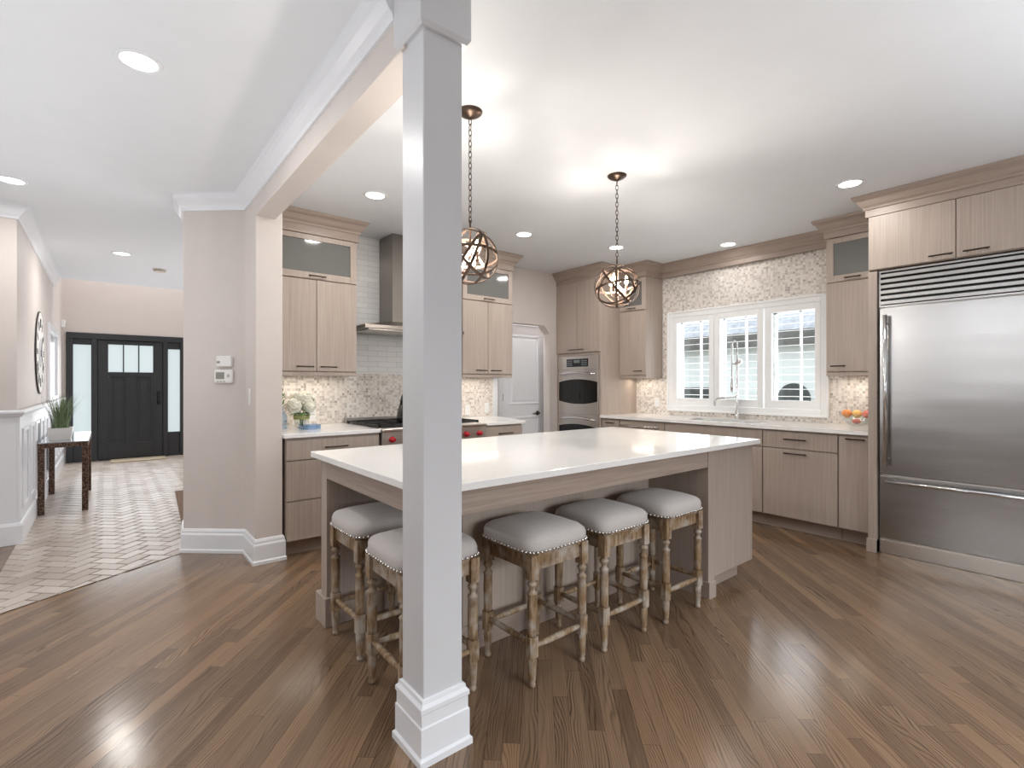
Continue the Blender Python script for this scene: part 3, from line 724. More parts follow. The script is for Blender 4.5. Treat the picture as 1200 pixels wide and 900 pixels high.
for (py0, py1, gy0, gy1) in ((2.905, 3.42, 2.965, 3.37), (2.37, 2.902, 2.43, 2.84), (1.835, 2.352, 1.885, 2.285)):
    a, b = XW-.03, XW; gz0, gz1 = 1.12, 2.005
    s_ = MB().box(a, b, py0, gy0, iz0+.006, iz1-.006).box(a, b, gy1, py1, iz0+.006, iz1-.006).box(a, b, gy0, gy1, iz0+.006, gz0).box(a, b, gy0, gy1, gz1, iz1-.006).build('shutter', M['shutter'], win, bevel=.003)
    lv = MB(); z = gz0+.04
    while z < gz1-.02:
        lv.extrude([(a-.006, gy0+.002, z-.001), (a+.015, gy0+.002, z-.003), (b+.006, gy0+.002, z-.001), (b+.006, gy0+.002, z+.001), (a+.015, gy0+.002, z+.003), (a-.006, gy0+.002, z+.001)], (0, gy1-gy0-.004, 0))
        z += .0725
    lv.build('louvres', M['shutter'], s_)
    # window sash behind the shutter
    ss = MB(); q0, q1 = XW+.10, XW+.13; st = .028
    ss.box(q0, q1, gy0-.03, gy0+st-.03, gz0-.05, gz1+.03).box(q0, q1, gy1+.03-st, gy1+.03, gz0-.05, gz1+.03).box(q0, q1, gy0-.03, gy1+.03, gz0-.05, gz0-.02).box(q0, q1, gy0-.03, gy1+.03, gz1, gz1+.03)
    mc = (gy0+gy1)/2-.025; ss.box(q0, q1, mc-.009, mc+.009, gz0-.05, gz1+.03)
    so = ss.build('sash', M['shutter'], win)
    MB().box(q0+.012, q0+.016, gy0-.02, gy1+.02, gz0-.03, gz1+.01).build('pane', M['pane'], so)
MB().box(XW+.06, XW+.14, 2.86, 2.94, iz0, iz1).box(XW+.06, XW+.14, 2.32, 2.40, iz0, iz1).build('mullion', M['shutter'], win)

# ------------------------------------------------------------------ refrigerator and its surround
fc = thing('refrigerator_cabinet', 'taupe cabinet surround with end panels and two doors above the refrigerator', 'cabinet', (4.9, .75, 0))
MB().box(4.548, XW-.009, 1.203, 1.26, 0, 2.14).build('side_panel', M['taupe'], fc, bevel=.0015)
MB().box(4.532, 4.62, 1.203, 1.268, 0, .10).build('base_block', M['taupe'], fc, bevel=.003)
MB().box(4.56, XW-.009, .235, 1.26, 2.15, CZ-.002).build('carcass', M['taupe'], fc)
for a, b, hc in ((.237, .747, .64), (.747, 1.258, .825)):
    d = front(fc, 'door', 'x', 4.56, a, b, 2.152, 2.56); hpull(d, 'x', 4.56, hc, 2.185, .12)
MB().box(4.548, XW-.009, .235, .283, 0, 2.14).build('side_panel', M['taupe'], fc, bevel=.0015)
fr = thing('refrigerator', 'large stainless built-in refrigerator with top grille and freezer drawer', 'refrigerator', (4.9, .74, 0))
FY0, FY1, FX = .288, 1.199, 4.575
MB().box(FX+.035, 5.2, FY0, FY1, .02, 2.14).build('body', M['panelsteel'], fr)
gr = MB().box(FX+.002, FX+.03, FY0, FY0+.012, 1.878, 2.128).box(FX+.002, FX+.03, FY1-.012, FY1, 1.878, 2.128).box(FX+.002, FX+.03, FY0, FY1, 2.128, 2.14).box(FX+.002, FX+.03, FY0, FY1, 1.866, 1.878)
for i in range(6):
    z = 1.882+i*.041
    gr.extrude([(FX-.004, FY0+.012, z+.004), (FX+.0, FY0+.012, z), (FX+.024, FY0+.012, z+.018), (FX+.024, FY0+.012, z+.024), (FX-.004, FY0+.012, z+.026)], (0, FY1-FY0-.024, 0))
MB().box(FX+.0305, FX+.0345, FY0, FY1, 1.866, 2.14).build('gap_shade', M['black'], fr)  # black sheet stands in for the shade between the grille blades
gr.build('grille', M['steel'], fr)
d = MB().box(FX, FX+.034, FY0, FY1-.004, .60, 1.858).build('door', M['steel'], fr, bevel=.004)
hb = MB().tube([(FX-.055, 1.145, .665), (FX-.055, 1.145, 1.80)], .013, 12)
for z in (.72, 1.74): hb.tube([(FX, 1.145, z), (FX-.055, 1.145, z)], .009, 8)
hb.build('handle', M['chrome'], d)
d = MB().box(FX, FX+.034, FY0, FY1-.004, .118, .588).build('freezer_drawer', M['steel'], fr, bevel=.004)
hb = MB().tube([(FX-.05, FY0+.03, .555), (FX-.05, 1.15, .555)], .013, 12)
for yy in (.36, 1.10): hb.tube([(FX, yy, .555), (FX-.05, yy, .555)], .009, 8)
hb.build('handle', M['chrome'], d)
MB().box(FX+.015, FX+.036, FY0, FY1, .0, .10).build('toe_grille', M['panelsteel'], fr, bevel=.003)

# ------------------------------------------------------------------ island
isl = thing('kitchen_island', 'taupe island base with open knee space under white top', 'island', (2.1, 2.2, 0))
body = MB().prism([(1.32, 2.0), (3.375, 2.0), (3.375, 2.79), (1.32, 2.79)], .0, .884)
body.build('cabinet', M['taupe'], isl)
MB().box(2.857, 3.375, 1.594, 2.0, .105, .8835).build('end_cabinet', M['taupe'], isl, bevel=.002)
MB().box(2.86, 3.30, 1.66, 2.0, 0, .105).build('plinth', M['taupeh'], isl)
MB().box(2.785, 2.85, 1.575, 2.0, 0, .884).build('end_panel', M['taupe'], isl, bevel=.002)
MB().box(2.78, 2.857, 1.565, 1.66, 0, .10).build('base_block', M['taupe'], isl, bevel=.003)
MB().box(.9, 1.32, 2.66, 2.745, 0, .884).build('side_panel', M['taupe'], isl, bevel=.002)
MB().box(.888, .97, 2.648, 2.80, 0, .155).build('base_block', M['taupe'], isl, bevel=.004)
MB().box(.988, 2.785, 1.58, 1.605, .785, .884).build('apron', M['taupeh'], isl, bevel=.002)
MB().box(.897, .92, 1.657, 2.66, .785, .884).build('apron', M['taupeh'], isl, bevel=.002)
MB().sweep([(1.32, 2.66), (1.32, 2.0), (2.785, 2.0)], [(0, 0), (.014, 0), (.014, .11), (.004, .125), (0, .125)], side=-1).build('skirting', M['taupeh'], isl)
ISL_TOP = [(.990, 1.55), (3.40, 1.55), (3.40, 2.815), (.865, 2.815), (.865, 1.659), (.990, 1.659)]
tag(MB().prism(ISL_TOP, .884, .914).build('island_countertop', M['quartz'], bevel=.003), 'large white quartz island top notched around the column', 'countertop')

# ------------------------------------------------------------------ stools
def make_stool():
    t = thing('counter_stool', '', 'stool', (0, 0, 0), 'grey upholstered stools tucked under the island')
    h = .155; zf = .56
    # cushion: rounded-square, domed
    n = 40; rings = []
    def sq(rad, rx, k=5.0):
        out = []
        for i in range(n):
            a = 2*PI*i/n; ca, sa = math.cos(a), math.sin(a)
            r = 1/((abs(ca)**k+abs(sa)**k)**(1/k)); out.append((rx*r*ca, rx*r*sa))
        return out
    prof = [(.168, zf), (.182, zf+.004), (.186, zf+.02), (.186, zf+.045), (.180, zf+.062), (.166, zf+.075), (.135, zf+.088), (.09, zf+.096), (.045, zf+.0995)]
    vs = []; 
    for rx, z in prof:
        for x, y in sq(0, rx, 7 if rx > .16 else 4): vs.append((x, y, z))
    fs = [(j*n+i, j*n+(i+1) % n, (j+1)*n+(i+1) % n, (j+1)*n+i) for j in range(len(prof)-1) for i in range(n)]
    vs.append((0, 0, zf+.1)); c = len(vs)-1; b = (len(prof)-1)*n
    fs += [(b+i, b+(i+1) % n, c) for i in range(n)]; fs.append(tuple(range(n))[::-1])
    m = MB(); m.add(vs, fs, True); m.build('cushion', M['linen'], t)
    nh = MB(); K = 64
    for i in range(K):
        a = 2*PI*(i+.5)/K; ca, sa = math.cos(a), math.sin(a)
        # even spacing along the rounded square: march by side
        q = 4*((i+.5)/K); sd_ = int(q); u = (q-sd_)*2-1; ang_ = math.atan2(u, 1)+sd_*PI/2
        ca, sa = math.cos(ang_), math.sin(ang_); r = .1875/((abs(ca)**7+abs(sa)**7)**(1/7))
        nh.sphere((r*ca, r*sa, zf+.013), .0066, 8, 5)
    nh.build('nailhead_trim', M['nail'], t)
    fr_ = MB()
    for sgn in (-1, 1):
        fr_.box(-h+.02, h-.02, sgn*(h-.006)-.011, sgn*(h-.006)+.011, .488, zf)
        fr_.box(sgn*(h-.006)-.011, sgn*(h-.006)+.011, -h+.02, h-.02, .488, zf)
    fr_.box(-h-.012, h+.012, -h-.012, h+.012, zf-.012, zf).build('seat_frame', M['oak'], t, bevel=.002)
    prof = [(.012, 0), (.015, .004), (.0155, .014), (.012, .018), (.0155, .03), (.0195, .10), (.0195, .13)]
    up = [(.020, .215), (.0205, .235), (.0215, .34), (.0195, .385), (.0225, .392), (.0225, .398), (.014, .404), (.0125, .414), (.016, .424), (.0215, .432), (.0215, .44), (.016, .445), (.016, .455)]
    for sx in (-1, 1):
        for sy in (-1, 1):
            x, y = sx*h, sy*h
            L = MB().lathe(prof, (x, y, 0), 14).lathe(up, (x, y, 0), 14)
            L.box(x-.021, x+.021, y-.021, y+.021, .455, zf-.001)
            q = .0225; ch = .008                         # chamfered stretcher block
            oct_ = [(x-q+ch, y-q), (x+q-ch, y-q), (x+q, y-q+ch), (x+q, y+q-ch), (x+q-ch, y+q), (x-q+ch, y+q), (x-q, y+q-ch), (x-q, y-q+ch)]
            L.prism(oct_, .13, .215)
            L.build('leg', M['oak'], t)
    def rung(a, b):
        a, b = Vector(a), Vector(b); P_ = [a.lerp(b, i/6) for i in range(7)]
        return MB().tube(P_, [.0105, .0125, .014, .0145, .014, .0125, .0105], 10)
    for sgn in (-1, 1):
        rung((-h+.02, sgn*h, .168), (h-.02, sgn*h, .168)).build('stretcher', M['oak'], t)
        rung((sgn*h, -h+.02, .182), (sgn*h, h-.02, .182)).build('stretcher', M['oak'], t)
    return t
proto = make_stool()
ST = [(1.068, 2.405, .01, 'grey upholstered stool under the island end, farther of the two behind the column'),
      (1.037, 1.885, -.01, 'grey upholstered stool standing directly behind the white column'),
      (1.552, 1.747, .012, 'grey upholstered stool on the island front, first one right of the column'),
      (2.008, 1.738, 0, 'grey upholstered stool in the middle of the three on the island front'),
      (2.484, 1.715, -.008, 'grey upholstered stool beside the right end panel of the island')]
for i, (x, y, r, lab) in enumerate(ST):
    o = proto if i == 0 else copy_tree(proto)
    o.location = (x, y, 0); o.rotation_euler.z = r; o['label'] = lab

# ------------------------------------------------------------------ pendants
def make_pendant():
    t = thing('pendant_lamp', '', 'pendant lamp', (0, 0, 0), 'orb pendant lamps above the island')   # origin at the ceiling
    MB().lathe([(.001, -.036), (.012, -.036), (.02, -.032), (.05, -.018), (.064, -.006), (.066, 0)], n=24).build('canopy', M['bronze'], t)
    gz, R_ = -.765, .158
    ch = MB(); z = -.036; i = 0; lk = .036
    while z-lk*.78 > gz+R_+.012:
        pts = []
        for k in range(12):
            a = 2*PI*k/12; u = .0085*math.cos(a); v = lk/2*math.sin(a); v = max(-lk/2, min(lk/2, v*1.12))
            pts.append((u, 0, z-lk/2+v) if i % 2 == 0 else (0, u, z-lk/2+v))
        ch.tube(pts, .0022, 5, closed=True); z -= lk*.80; i += 1
    ch.tube([(0, 0, z+.01), (0, 0, gz+R_-.002)], .005, 8)
    ch.build('chain', M['bronze'], t)
    # orb of flat strap rings
    def ring(normal, rad, wd=.016, th=.0028, off=0., sc=1.0):
        nrm = Vector(normal).normalized(); u = nrm.orthogonal().normalized(); v = nrm.cross(u); m = MB(); N = 48; vs = []
        for k in range(N):
            a = 2*PI*k/N; d = u*math.cos(a)+v*math.sin(a)
            for rr, w_ in ((rad, -wd/2), (rad, wd/2), (rad-th, wd/2), (rad-th, -wd/2)):
                p = d*rr+nrm*(w_+off); vs.append((p.x, p.y, p.z*.94+gz))
        fs = [(k*4+q, ((k+1) % N)*4+q, ((k+1) % N)*4+(q+1) % 4, k*4+(q+1) % 4) for k in range(N) for q in range(4)]
        return m.add(vs, fs, False)
    rad = R_
    for nrm in ((1, 0, .05), (.25, 1, 0), (.75, .5, .62), (-.72, .55, .55), (.45, -.78, .6), (-.4, -.8, .65), (.1, .15, 1), (.9, -.35, -.35)):
        ring(nrm, rad).build('ring', M['bronze'], t); rad -= .0016
    cl = MB().tube([(0, 0, gz+R_*.93), (0, 0, gz-.05)], .005, 8).lathe([(.001, gz-.07), (.014, gz-.062), (.016, gz-.05), (.006, gz-.04)], n=12)
    for k in range(3):
        a = 2*PI*k/3+.5; c_, s2 = math.cos(a), math.sin(a)
        cl.tube([(0, 0, gz-.05), (.025*c_, .025*s2, gz-.066), (.055*c_, .055*s2, gz-.06), (.065*c_, .065*s2, gz-.035)], .004, 8)
        cl.lathe([(.006, gz-.037), (.013, gz-.034), (.013, gz-.03), (.0085, gz-.029), (.0085, gz+.012)], (.065*c_, .065*s2, 0), 10)
    cl.build('candle_arms', M['bronze'], t)
    for k in range(3):
        a = 2*PI*k/3+.5
        MB().lathe([(.005, gz+.012), (.011, gz+.026), (.0125, gz+.038), (.009, gz+.056), (.003, gz+.076), (.0005, gz+.082)], (.065*math.cos(a), .065*math.sin(a), 0), 12).build('bulb', M['bulb'], t)
    return t
PEND = [(1.491, 2.189, 'bronze orb pendant lamp half hidden behind the white column'), (2.735, 2.222, 'bronze orb pendant lamp in front of the oven cabinet, clear of the column')]
pp = make_pendant()
for i, (x, y, lab) in enumerate(PEND):
    o = pp if i == 0 else copy_tree(pp)
    o.location = (x, y, CZ); o['label'] = lab
    if i: o.rotation_euler.z = .9
    l = bpy.data.lights.new('pendant_light', 'POINT'); l.energy = 30; l.color = (1, .93, .84); l.shadow_soft_size = .05
    lo = bpy.data.objects.new('pendant_light', l); C.objects.link(lo); lo.location = (x, y, CZ-.765)

# ------------------------------------------------------------------ recessed downlights
def make_down():
    t = thing('downlight', '', 'ceiling light', (0, 0, 0), 'recessed ceiling downlights')
    MB().lathe([(.068, -.001), (.072, -.006), (.088, -.005), (.092, -.0005), (.092, 0), (.068, 0)], n=28, cap=False).build('trim_ring', M['trim'], t)
    MB().lathe([(.0005, -.003), (.068, -.003), (.068, -.0005), (.0005, -.0005)], n=28).build('lens', M['lens'], t)
    return t
DL = [(1.588, 3.61, 'downlight above the counter left of the hood'), (3.11, 3.65, 'downlight above the right-hand range counter, left of the far pendant'),
      (4.16, 3.39, 'downlight in front of the oven cabinet, behind the far pendant chain'), (4.96, 2.59, 'downlight close to the cornice above the kitchen window'),
      (4.137, 1.256, 'downlight in front of the refrigerator cabinets'), (.112, 2.777, 'large near downlight on the hall side of the beam'),
      (-.523, 4.96, 'downlight cut by the left picture edge'), (.131, 6.97, 'downlight far down the hall above the console table')]
dp = make_down(); PW = [8, 8, 8, 1.2, 5, 8, 9, 12]
for i, (x, y, lab) in enumerate(DL):
    o = dp if i == 0 else copy_tree(dp)
    o.location = (x, y, CZ); o['label'] = 'round white recessed '+lab
    a = area('downlight_lamp', (x, y, CZ-.012), (0, 0, 0), .13, .13, PW[i], (1, .97, .93), 'DISK')
# under-cabinet strips
for (x, y, sx, sy, p) in ((1.38, 4.55, .6, .04, 2.6), (3.2, 4.55, .55, .04, 2.6), (5.13, 1.47, .04, .34, 1.8), (5.13, 3.77, .04, .32, 1.8)):
    area('undercabinet_lamp', (x, y, 1.35), (0, 0, 0), sx, sy, p*.42, (1, .90, .76))

# ------------------------------------------------------------------ front door
fd = thing('door_1', 'black front door with three small panes and frosted sidelights', 'door', (.29, dy, 0)); fd['kind'] = 'structure'
y0 = dy-.03; y1 = dy+.10
m = MB()
m.box(dx0, dx0+.085, y0, y1, 0, 2.03).box(dx1-.06, dx1, y0, y1, 0, 2.03).box(dx0, dx1, y0, y1, 2.03, dz1)
m.box(-.20, -.122, y0, y1, 0, 2.03).box(.778, .85, y0, y1, 0, 2.03).box(-.122, .778, dy+.05, dy+.1, 0.012, .05).box(-.122, -.10, dy+.05, dy+.1, .05, 2.03).box(.755, .778, dy+.05, dy+.1, .05, 2.03).box(-.10, .755, dy+.05, dy+.1, 2.0, 2.03)
m.box(dx0+.085, -.20, y0+.03, y1, 0, .43).box(.85, dx1-.06, y0+.03, y1, 0, .43).box(dx0+.085, -.20, y0+.03, y1, 1.935, 2.03).box(.85, dx1-.06, y0+.03, y1, 1.91, 2.03)
m.build('frame', M['doorblack'], fd, bevel=.006)
for a, b, z1_ in ((-.43, -.195, 1.94), (.845, 1.035, 1.915)):
    MB().box(a, b, dy+.03, dy+.04, .42, z1_).build('sidelight', M['frost'], fd)
lf = MB(); Y0_, Y1_ = dy+.0, dy+.045
lf.box(-.12, .02, Y0_, Y1_, .012, 2.025).box(.635, .776, Y0_, Y1_, .012, 2.025).box(.02, .635, Y0_, Y1_, 1.955, 2.025).box(.02, .635, Y0_, Y1_, 1.41, 1.49).box(.02, .635, Y0_, Y1_, .012, .285)
lf.box(.02, .055, Y0_, Y1_, .285, 1.41).box(.605, .635, Y0_, Y1_, .285, 1.41).box(.25, .40, Y0_, Y1_, .285, 1.41)
lf.box(.214, .232, Y0_, Y1_, 1.49, 1.955).box(.424, .442, Y0_, Y1_, 1.49, 1.955)
lf.box(.05, .26, Y0_+.018, Y1_, .28, 1.42).box(.39, .61, Y0_+.018, Y1_, .28, 1.42)
lf.box(.10, .205, Y0_+.006, Y0_+.03, .34, 1.355).box(.45, .555, Y0_+.006, Y0_+.03, .34, 1.355)
leaf = lf.build('door_leaf', M['doorblack'], fd, bevel=.005)
for a, b in ((.02, .214), (.232, .424), (.442, .635)): MB().box(a, b, dy+.02, dy+.03, 1.49, 1.955).build('pane', M['frost'], leaf)
MB().box(.69, .735, dy-.012, dy+.002, .92, 1.16).tube([(.712, dy-.01, .95), (.712, dy-.05, .97), (.712, dy-.05, 1.05), (.712, dy-.01, 1.07)], .009, 8).build('handle_set', M['black'], leaf)
MB().box(-.12, .78, dy-.03, dy+.1, 0, .012).build('threshold', M['handle'], fd)
tag(MB().box(.05, .80, 10.36, 10.76, .006, .02).build('doormat', M['mat'], bevel=.005), 'pale tan doormat lying before the black front door', 'doormat')

tag(MB().prism([(.505, 5.0), (.63, 7.12), (1.5, 7.12), (1.3, 5.0)], .0062, .016).build('floor_patch', plain('matte_brown', lin(128, 110, 98), 1.0, spec=0., var=.18, scale=60)), 'flat matte brown patch added on the pavers, mostly hidden behind the thermostat wall', 'floor patch')  # stand-in for an unidentified brown floor area, made matte against glare

# hall window casing beyond the clock
hw = thing('window_2', 'white framed hall window beyond the round clock', 'window', (HX, 8.9, 1.08)); hw['kind'] = 'structure'
m = MB().box(HX, HX+.03, 8.2, 8.29, 1.08, 2.03).box(HX, HX+.03, 9.42, 9.51, 1.08, 2.03).box(HX, HX+.03, 8.29, 9.42, 1.94, 2.03).box(HX, HX+.03, 8.29, 9.42, 1.08, 1.13)
m.build('casing', M['trim'], hw, bevel=.005)
MB().box(HX, HX+.006, 8.29, 9.42, 1.13, 1.94).build('pane', plain('pale_window_film', lin(225, 228, 230), .2, var=.01), hw)

# ------------------------------------------------------------------ hall objects
ck = thing('wall_clock', 'large round silver clock with dark numerals on hall wall', 'clock', (HX, 7.3, 1.18))
cyc, czc, cr = 7.3, 1.616, .437
RX = Matrix.Rotation(PI/2, 3, 'Y')
MB().lathe([(.001, 0), (cr-.03, 0), (cr-.03, .008), (.001, .008)], (HX+.004, cyc, czc), 48, False, M4=RX).build('face', M['clockmetal'], ck)
MB().lathe([(cr-.010, .0), (cr, .0), (cr, .010), (cr-.006, .0125), (cr-.010, .011)], (HX+.004, cyc, czc), 48, M4=RX, cap=False).build('rim', M['clockdark'], ck)
MB().lathe([(cr-.010, .0), (cr-.010, .011), (cr-.022, .012), (cr-.035, .010), (cr-.035, .0)], (HX+.004, cyc, czc), 48, False, M4=RX, cap=False).build('inner_rim', M['clockmetal'], ck)
MB().lathe([(.15, .008), (.15, .012), (.001, .012)], (HX+.004, cyc, czc), 32, False, M4=RX).build('centre', plain('grey_medallion', lin(196, 197, 200), .7), ck)
nm = MB()
ROM = ['XII', 'I', 'II', 'III', 'IIII', 'V', 'VI', 'VII', 'VIII', 'IX', 'X', 'XI']
for k, s_ in enumerate(ROM):
    a = 2*PI*k/12
    # on the wall facing +X the reader's right is +Y turned round
    ex, ey = Vector((0, math.cos(-a), math.sin(-a))), Vector((0, -math.sin(-a), math.cos(-a)))
    o_ = Vector((HX+.0125, cyc, czc))
    def stroke(p, q, w_):
        p3, q3 = o_+ex*p[0]+ey*p[1], o_+ex*q[0]+ey*q[1]; dd = (q3-p3).normalized(); sd = Vector((1, 0, 0)).cross(dd)*w_/2
        nm.extrude([p3-sd*1.4, p3+sd*1.4, q3+sd*1.4, q3-sd*1.4], (.003, 0, 0))
    wd = {'I': .024, 'V': .038, 'X': .038}; tot = sum(wd[c] for c in s_); u = -tot/2
    for c in s_:
        b_, t2 = .27, .36
        if c == 'I': stroke((u+.012, b_), (u+.012, t2), .009)
        elif c == 'V': stroke((u+.018, b_), (u+.004, t2), .008); stroke((u+.018, b_), (u+.032, t2), .008)
        else: stroke((u+.004, b_), (u+.032, t2), .008); stroke((u+.032, b_), (u+.004, t2), .008)
        u += wd[c]
nm.build('numerals', M['clockdark'], ck)
hn = MB()
for ang_, ln in ((.6, .20), (2.2, .29)):
    d_ = Vector((0, math.sin(ang_), math.cos(ang_))); sd = Vector((1, 0, 0)).cross(d_)*.008; o_ = Vector((HX+.018, cyc, czc))
    hn.extrude([o_-sd-d_*.04, o_+sd-d_*.04, o_+d_*ln+sd*.3, o_+d_*ln-sd*.3], (.003, 0, 0))
hn.build('hand', M['clockdark'], ck)

tb = thing('console_table', 'narrow hammered bronze console table with glass top by the wainscot', 'table', (-.33, 7.3, 0))
tx0, tx1, ty0, ty1, tz = -.522, -.145, 6.66, 7.93, .70
lw = .05
for x in (tx0, tx1-lw):
    for yy in (ty0, ty1-lw): MB().box(x, x+lw, yy, yy+lw, .0045, tz-.045).build('leg', M['hammered'], tb, bevel=.003)
MB().box(tx0, tx1, ty0, ty0+lw, tz-.045, tz).box(tx0, tx1, ty1-lw, ty1, tz-.045, tz).box(tx0, tx0+lw, ty0+lw, ty1-lw, tz-.045, tz).box(tx1-lw, tx1, ty0+lw, ty1-lw, tz-.045, tz).build('frame', M['hammered'], tb, bevel=.003)
MB().box(tx0+.002, tx1-.002, ty0+.002, ty1-.002, tz, tz+.01).build('glass_top', M['tableglass'], tb, bevel=.002)
pl = thing('potted_grass', 'spiky green grass plant in white rectangular pot on the console table', 'plant', (-.38, 7.0, .71))
PX, PY = -.375, 7.02
MB().add([(PX-.085, PY-.085, .71), (PX+.085, PY-.085, .71), (PX+.085, PY+.085, .71), (PX-.085, PY+.085, .71), (PX-.10, PY-.10, .83), (PX+.10, PY-.10, .83), (PX+.10, PY+.10, .83), (PX-.10, PY+.10, .83),
          (PX-.088, PY-.088, .83), (PX+.088, PY-.088, .83), (PX+.088, PY+.088, .83), (PX-.088, PY+.088, .83), (PX-.085, PY-.085, .80), (PX+.085, PY-.085, .80), (PX+.085, PY+.085, .80), (PX-.085, PY+.085, .80)],
         [(3, 2, 1, 0)]+[(i, (i+1) % 4, 4+(i+1) % 4, 4+i) for i in range(4)]+[(4+i, 4+(i+1) % 4, 8+(i+1) % 4, 8+i) for i in range(4)]+[(8+i, 8+(i+1) % 4, 12+(i+1) % 4, 12+i) for i in range(4)]+[(12, 13, 14, 15)]).build('pot', M['pot'], pl)
bl = MB(); rnd = random.Random(3)
for k in range(240):
    a = rnd.uniform(0, 2*PI); r0 = rnd.uniform(0, .075); ln = rnd.uniform(.24, .46); sp_ = rnd.uniform(.02, .16)*(ln/.4)
    b0 = Vector((PX+r0*math.cos(a), PY+r0*math.sin(a), .80)); dv = Vector((math.cos(a), math.sin(a), 0)); sd = Vector((-math.sin(a), math.cos(a), 0))*rnd.uniform(.0025, .0045)
    vs = []
    for q in range(5):
        u = q/4; p = b0+dv*sp_*u**1.8+Vector((0, 0, ln*u*(1-.12*u))); p.x = max(p.x, HX+.03); w_ = (1-u)**.6
        vs += [p-sd*w_, p+sd*w_+Vector((0, 0, .0005))]
    bl.add(vs, [(2*q, 2*q+1, 2*q+3, 2*q+2) for q in range(4)], True)
bl.build('blades', plain('grass_blade_green', lin(110, 128, 92), .55, var=.3, scale=40), pl, recalc=False)

# thermostat, second control, light switch, smoke detector, motion sensor
dvec = Vector((.365, -.32, 0)).normalized(); dn = Vector((-dvec.y*-1, 0, 0))
nrm = Vector((-.32, -.365, 0)).normalized()          # out of the diagonal wall
def on_diag(px_u, z): return Vector((.455, 4.55, 0))+dvec*px_u+Vector((0, 0, z))
def dbox(m, u0, u1, z0, z1, o0, o1):
    P = [on_diag(u0, z0)+nrm*o0, on_diag(u1, z0)+nrm*o0, on_diag(u1, z1)+nrm*o0, on_diag(u0, z1)+nrm*o0]
    return m.extrude(P, nrm*(o1-o0))
uc = .325
th_ = thing('thermostat', 'white thermostat with grey screen, lower of the two wall controls', 'thermostat', on_diag(uc, 1.29))
dbox(MB(), uc-.072, uc+.072, 1.288, 1.392, 0, .026).build('case', M['plastic'], th_, bevel=.012, seg=3)
dbox(MB(), uc-.054, uc+.012, 1.32, 1.372, .0255, .0268).build('screen', M['lcd'], th_)
b = MB()
for k in range(3): dbox(b, uc-.045+k*.024, uc-.03+k*.024, 1.30, 1.306, .0255, .0275)
for du, dz in ((.035, .055), (.05, .055), (.0425, .064), (.0425, .046)): dbox(b, uc+du-.004, uc+du+.004, 1.29+dz-.004, 1.29+dz+.004, .0255, .0275)
b.build('button', M['lcd'], th_)
hb_ = thing('wall_control', 'blank white control box mounted just above the thermostat', 'control', on_diag(uc+.01, 1.41))
dbox(MB(), uc-.05, uc+.065, 1.415, 1.495, 0, .03).build('case', M['plastic'], hb_, bevel=.006)
dbox(MB(), uc-.044, uc-.02, 1.44, 1.456, .0295, .032).build('dial', M['lcd'], hb_)
sw = thing('light_switch', 'cream rocker switch plate on the wall end by the thermostat', 'switch', (.82, 4.06, 1.19))
MB().box(.814, .8201, 4.03, 4.10, 1.13, 1.25).build('plate', M['plastic'], sw, bevel=.002)
MB().box(.810, .8145, 4.05, 4.08, 1.16, 1.22).build('rocker', M['plastic'], sw, bevel=.001)
sd_ = thing('smoke_detector', 'small round beige smoke detector on the hall ceiling', 'smoke detector', (.515, 7.65, CZ))
MB().lathe([(.001, CZ-.035), (.05, CZ-.035), (.06, CZ-.028), (.062, CZ-.012), (.068, CZ-.01), (.068, CZ)], (.515, 7.65, 0), 24).build('housing', plain('beige_plastic', lin(214, 204, 192), .5), sd_)
MB().lathe([(.0635, CZ-.022), (.0665, CZ-.021), (.0665, CZ-.019), (.0635, CZ-.018)], (.515, 7.65, 0), 24, cap=False).build('vent_ring', M['lcd'], sd_)
ms = thing('motion_sensor', 'small white motion sensor box high in the foyer corner', 'sensor', (HX, 10.7, 2.2))
MB().box(HX, HX+.05, 10.66, 10.74, 2.19, 2.31).build('case', M['plastic'], ms, bevel=.008)
MB().box(HX+.048, HX+.053, 10.675, 10.725, 2.21, 2.26).build('lens', M['lcd'], ms)

# outlets in the backsplash
def outlet(name, label, axis, u, z, horiz=False):
    a, b = (.057, .036) if horiz else (.036, .057)
    if axis == 'y':
        t = thing(name, label, 'outlet', (u, YR-.009, z)); f0 = YR-.014
        MB().box(u-a, u+a, f0, YR-.0075, z-b, z+b).build('plate', M['plastic'], t, bevel=.002)
        for k in (-1, 1): MB().box(u-.014+(k*.024 if horiz else 0), u+.014+(k*.024 if horiz else 0), f0-.002, f0+.001, z-.014+(0 if horiz else k*.024), z+.014+(0 if horiz else k*.024)).build('socket', M['trim'], t)
    else:
        t = thing(name, label, 'outlet', (XW-.009, u, z)); f0 = XW-.014
        MB().box(f0, XW-.0075, u-a, u+a, z-b, z+b).build('plate', M['plastic'], t, bevel=.002)
        for k in (-1, 1): MB().box(f0-.002, f0+.001, u-.014, u+.014, z-.014+k*.024, z+.014+k*.024).build('socket', M['trim'], t)
outlet('wall_outlet', 'white outlet plate in the mosaic nearest the white column', 'y', 3.17, .99)
outlet('wall_outlet', 'white outlet plate in the mosaic below the right end of the upper cabinet', 'y', 3.44, 1.01)
outlet('wall_outlet', 'white outlet plate in the mosaic behind the flowers', 'y', 1.46, 1.0)
outlet('wall_outlet', 'white outlet plate in the mosaic left of the kitchen window', 'x', 3.66, 1.06)

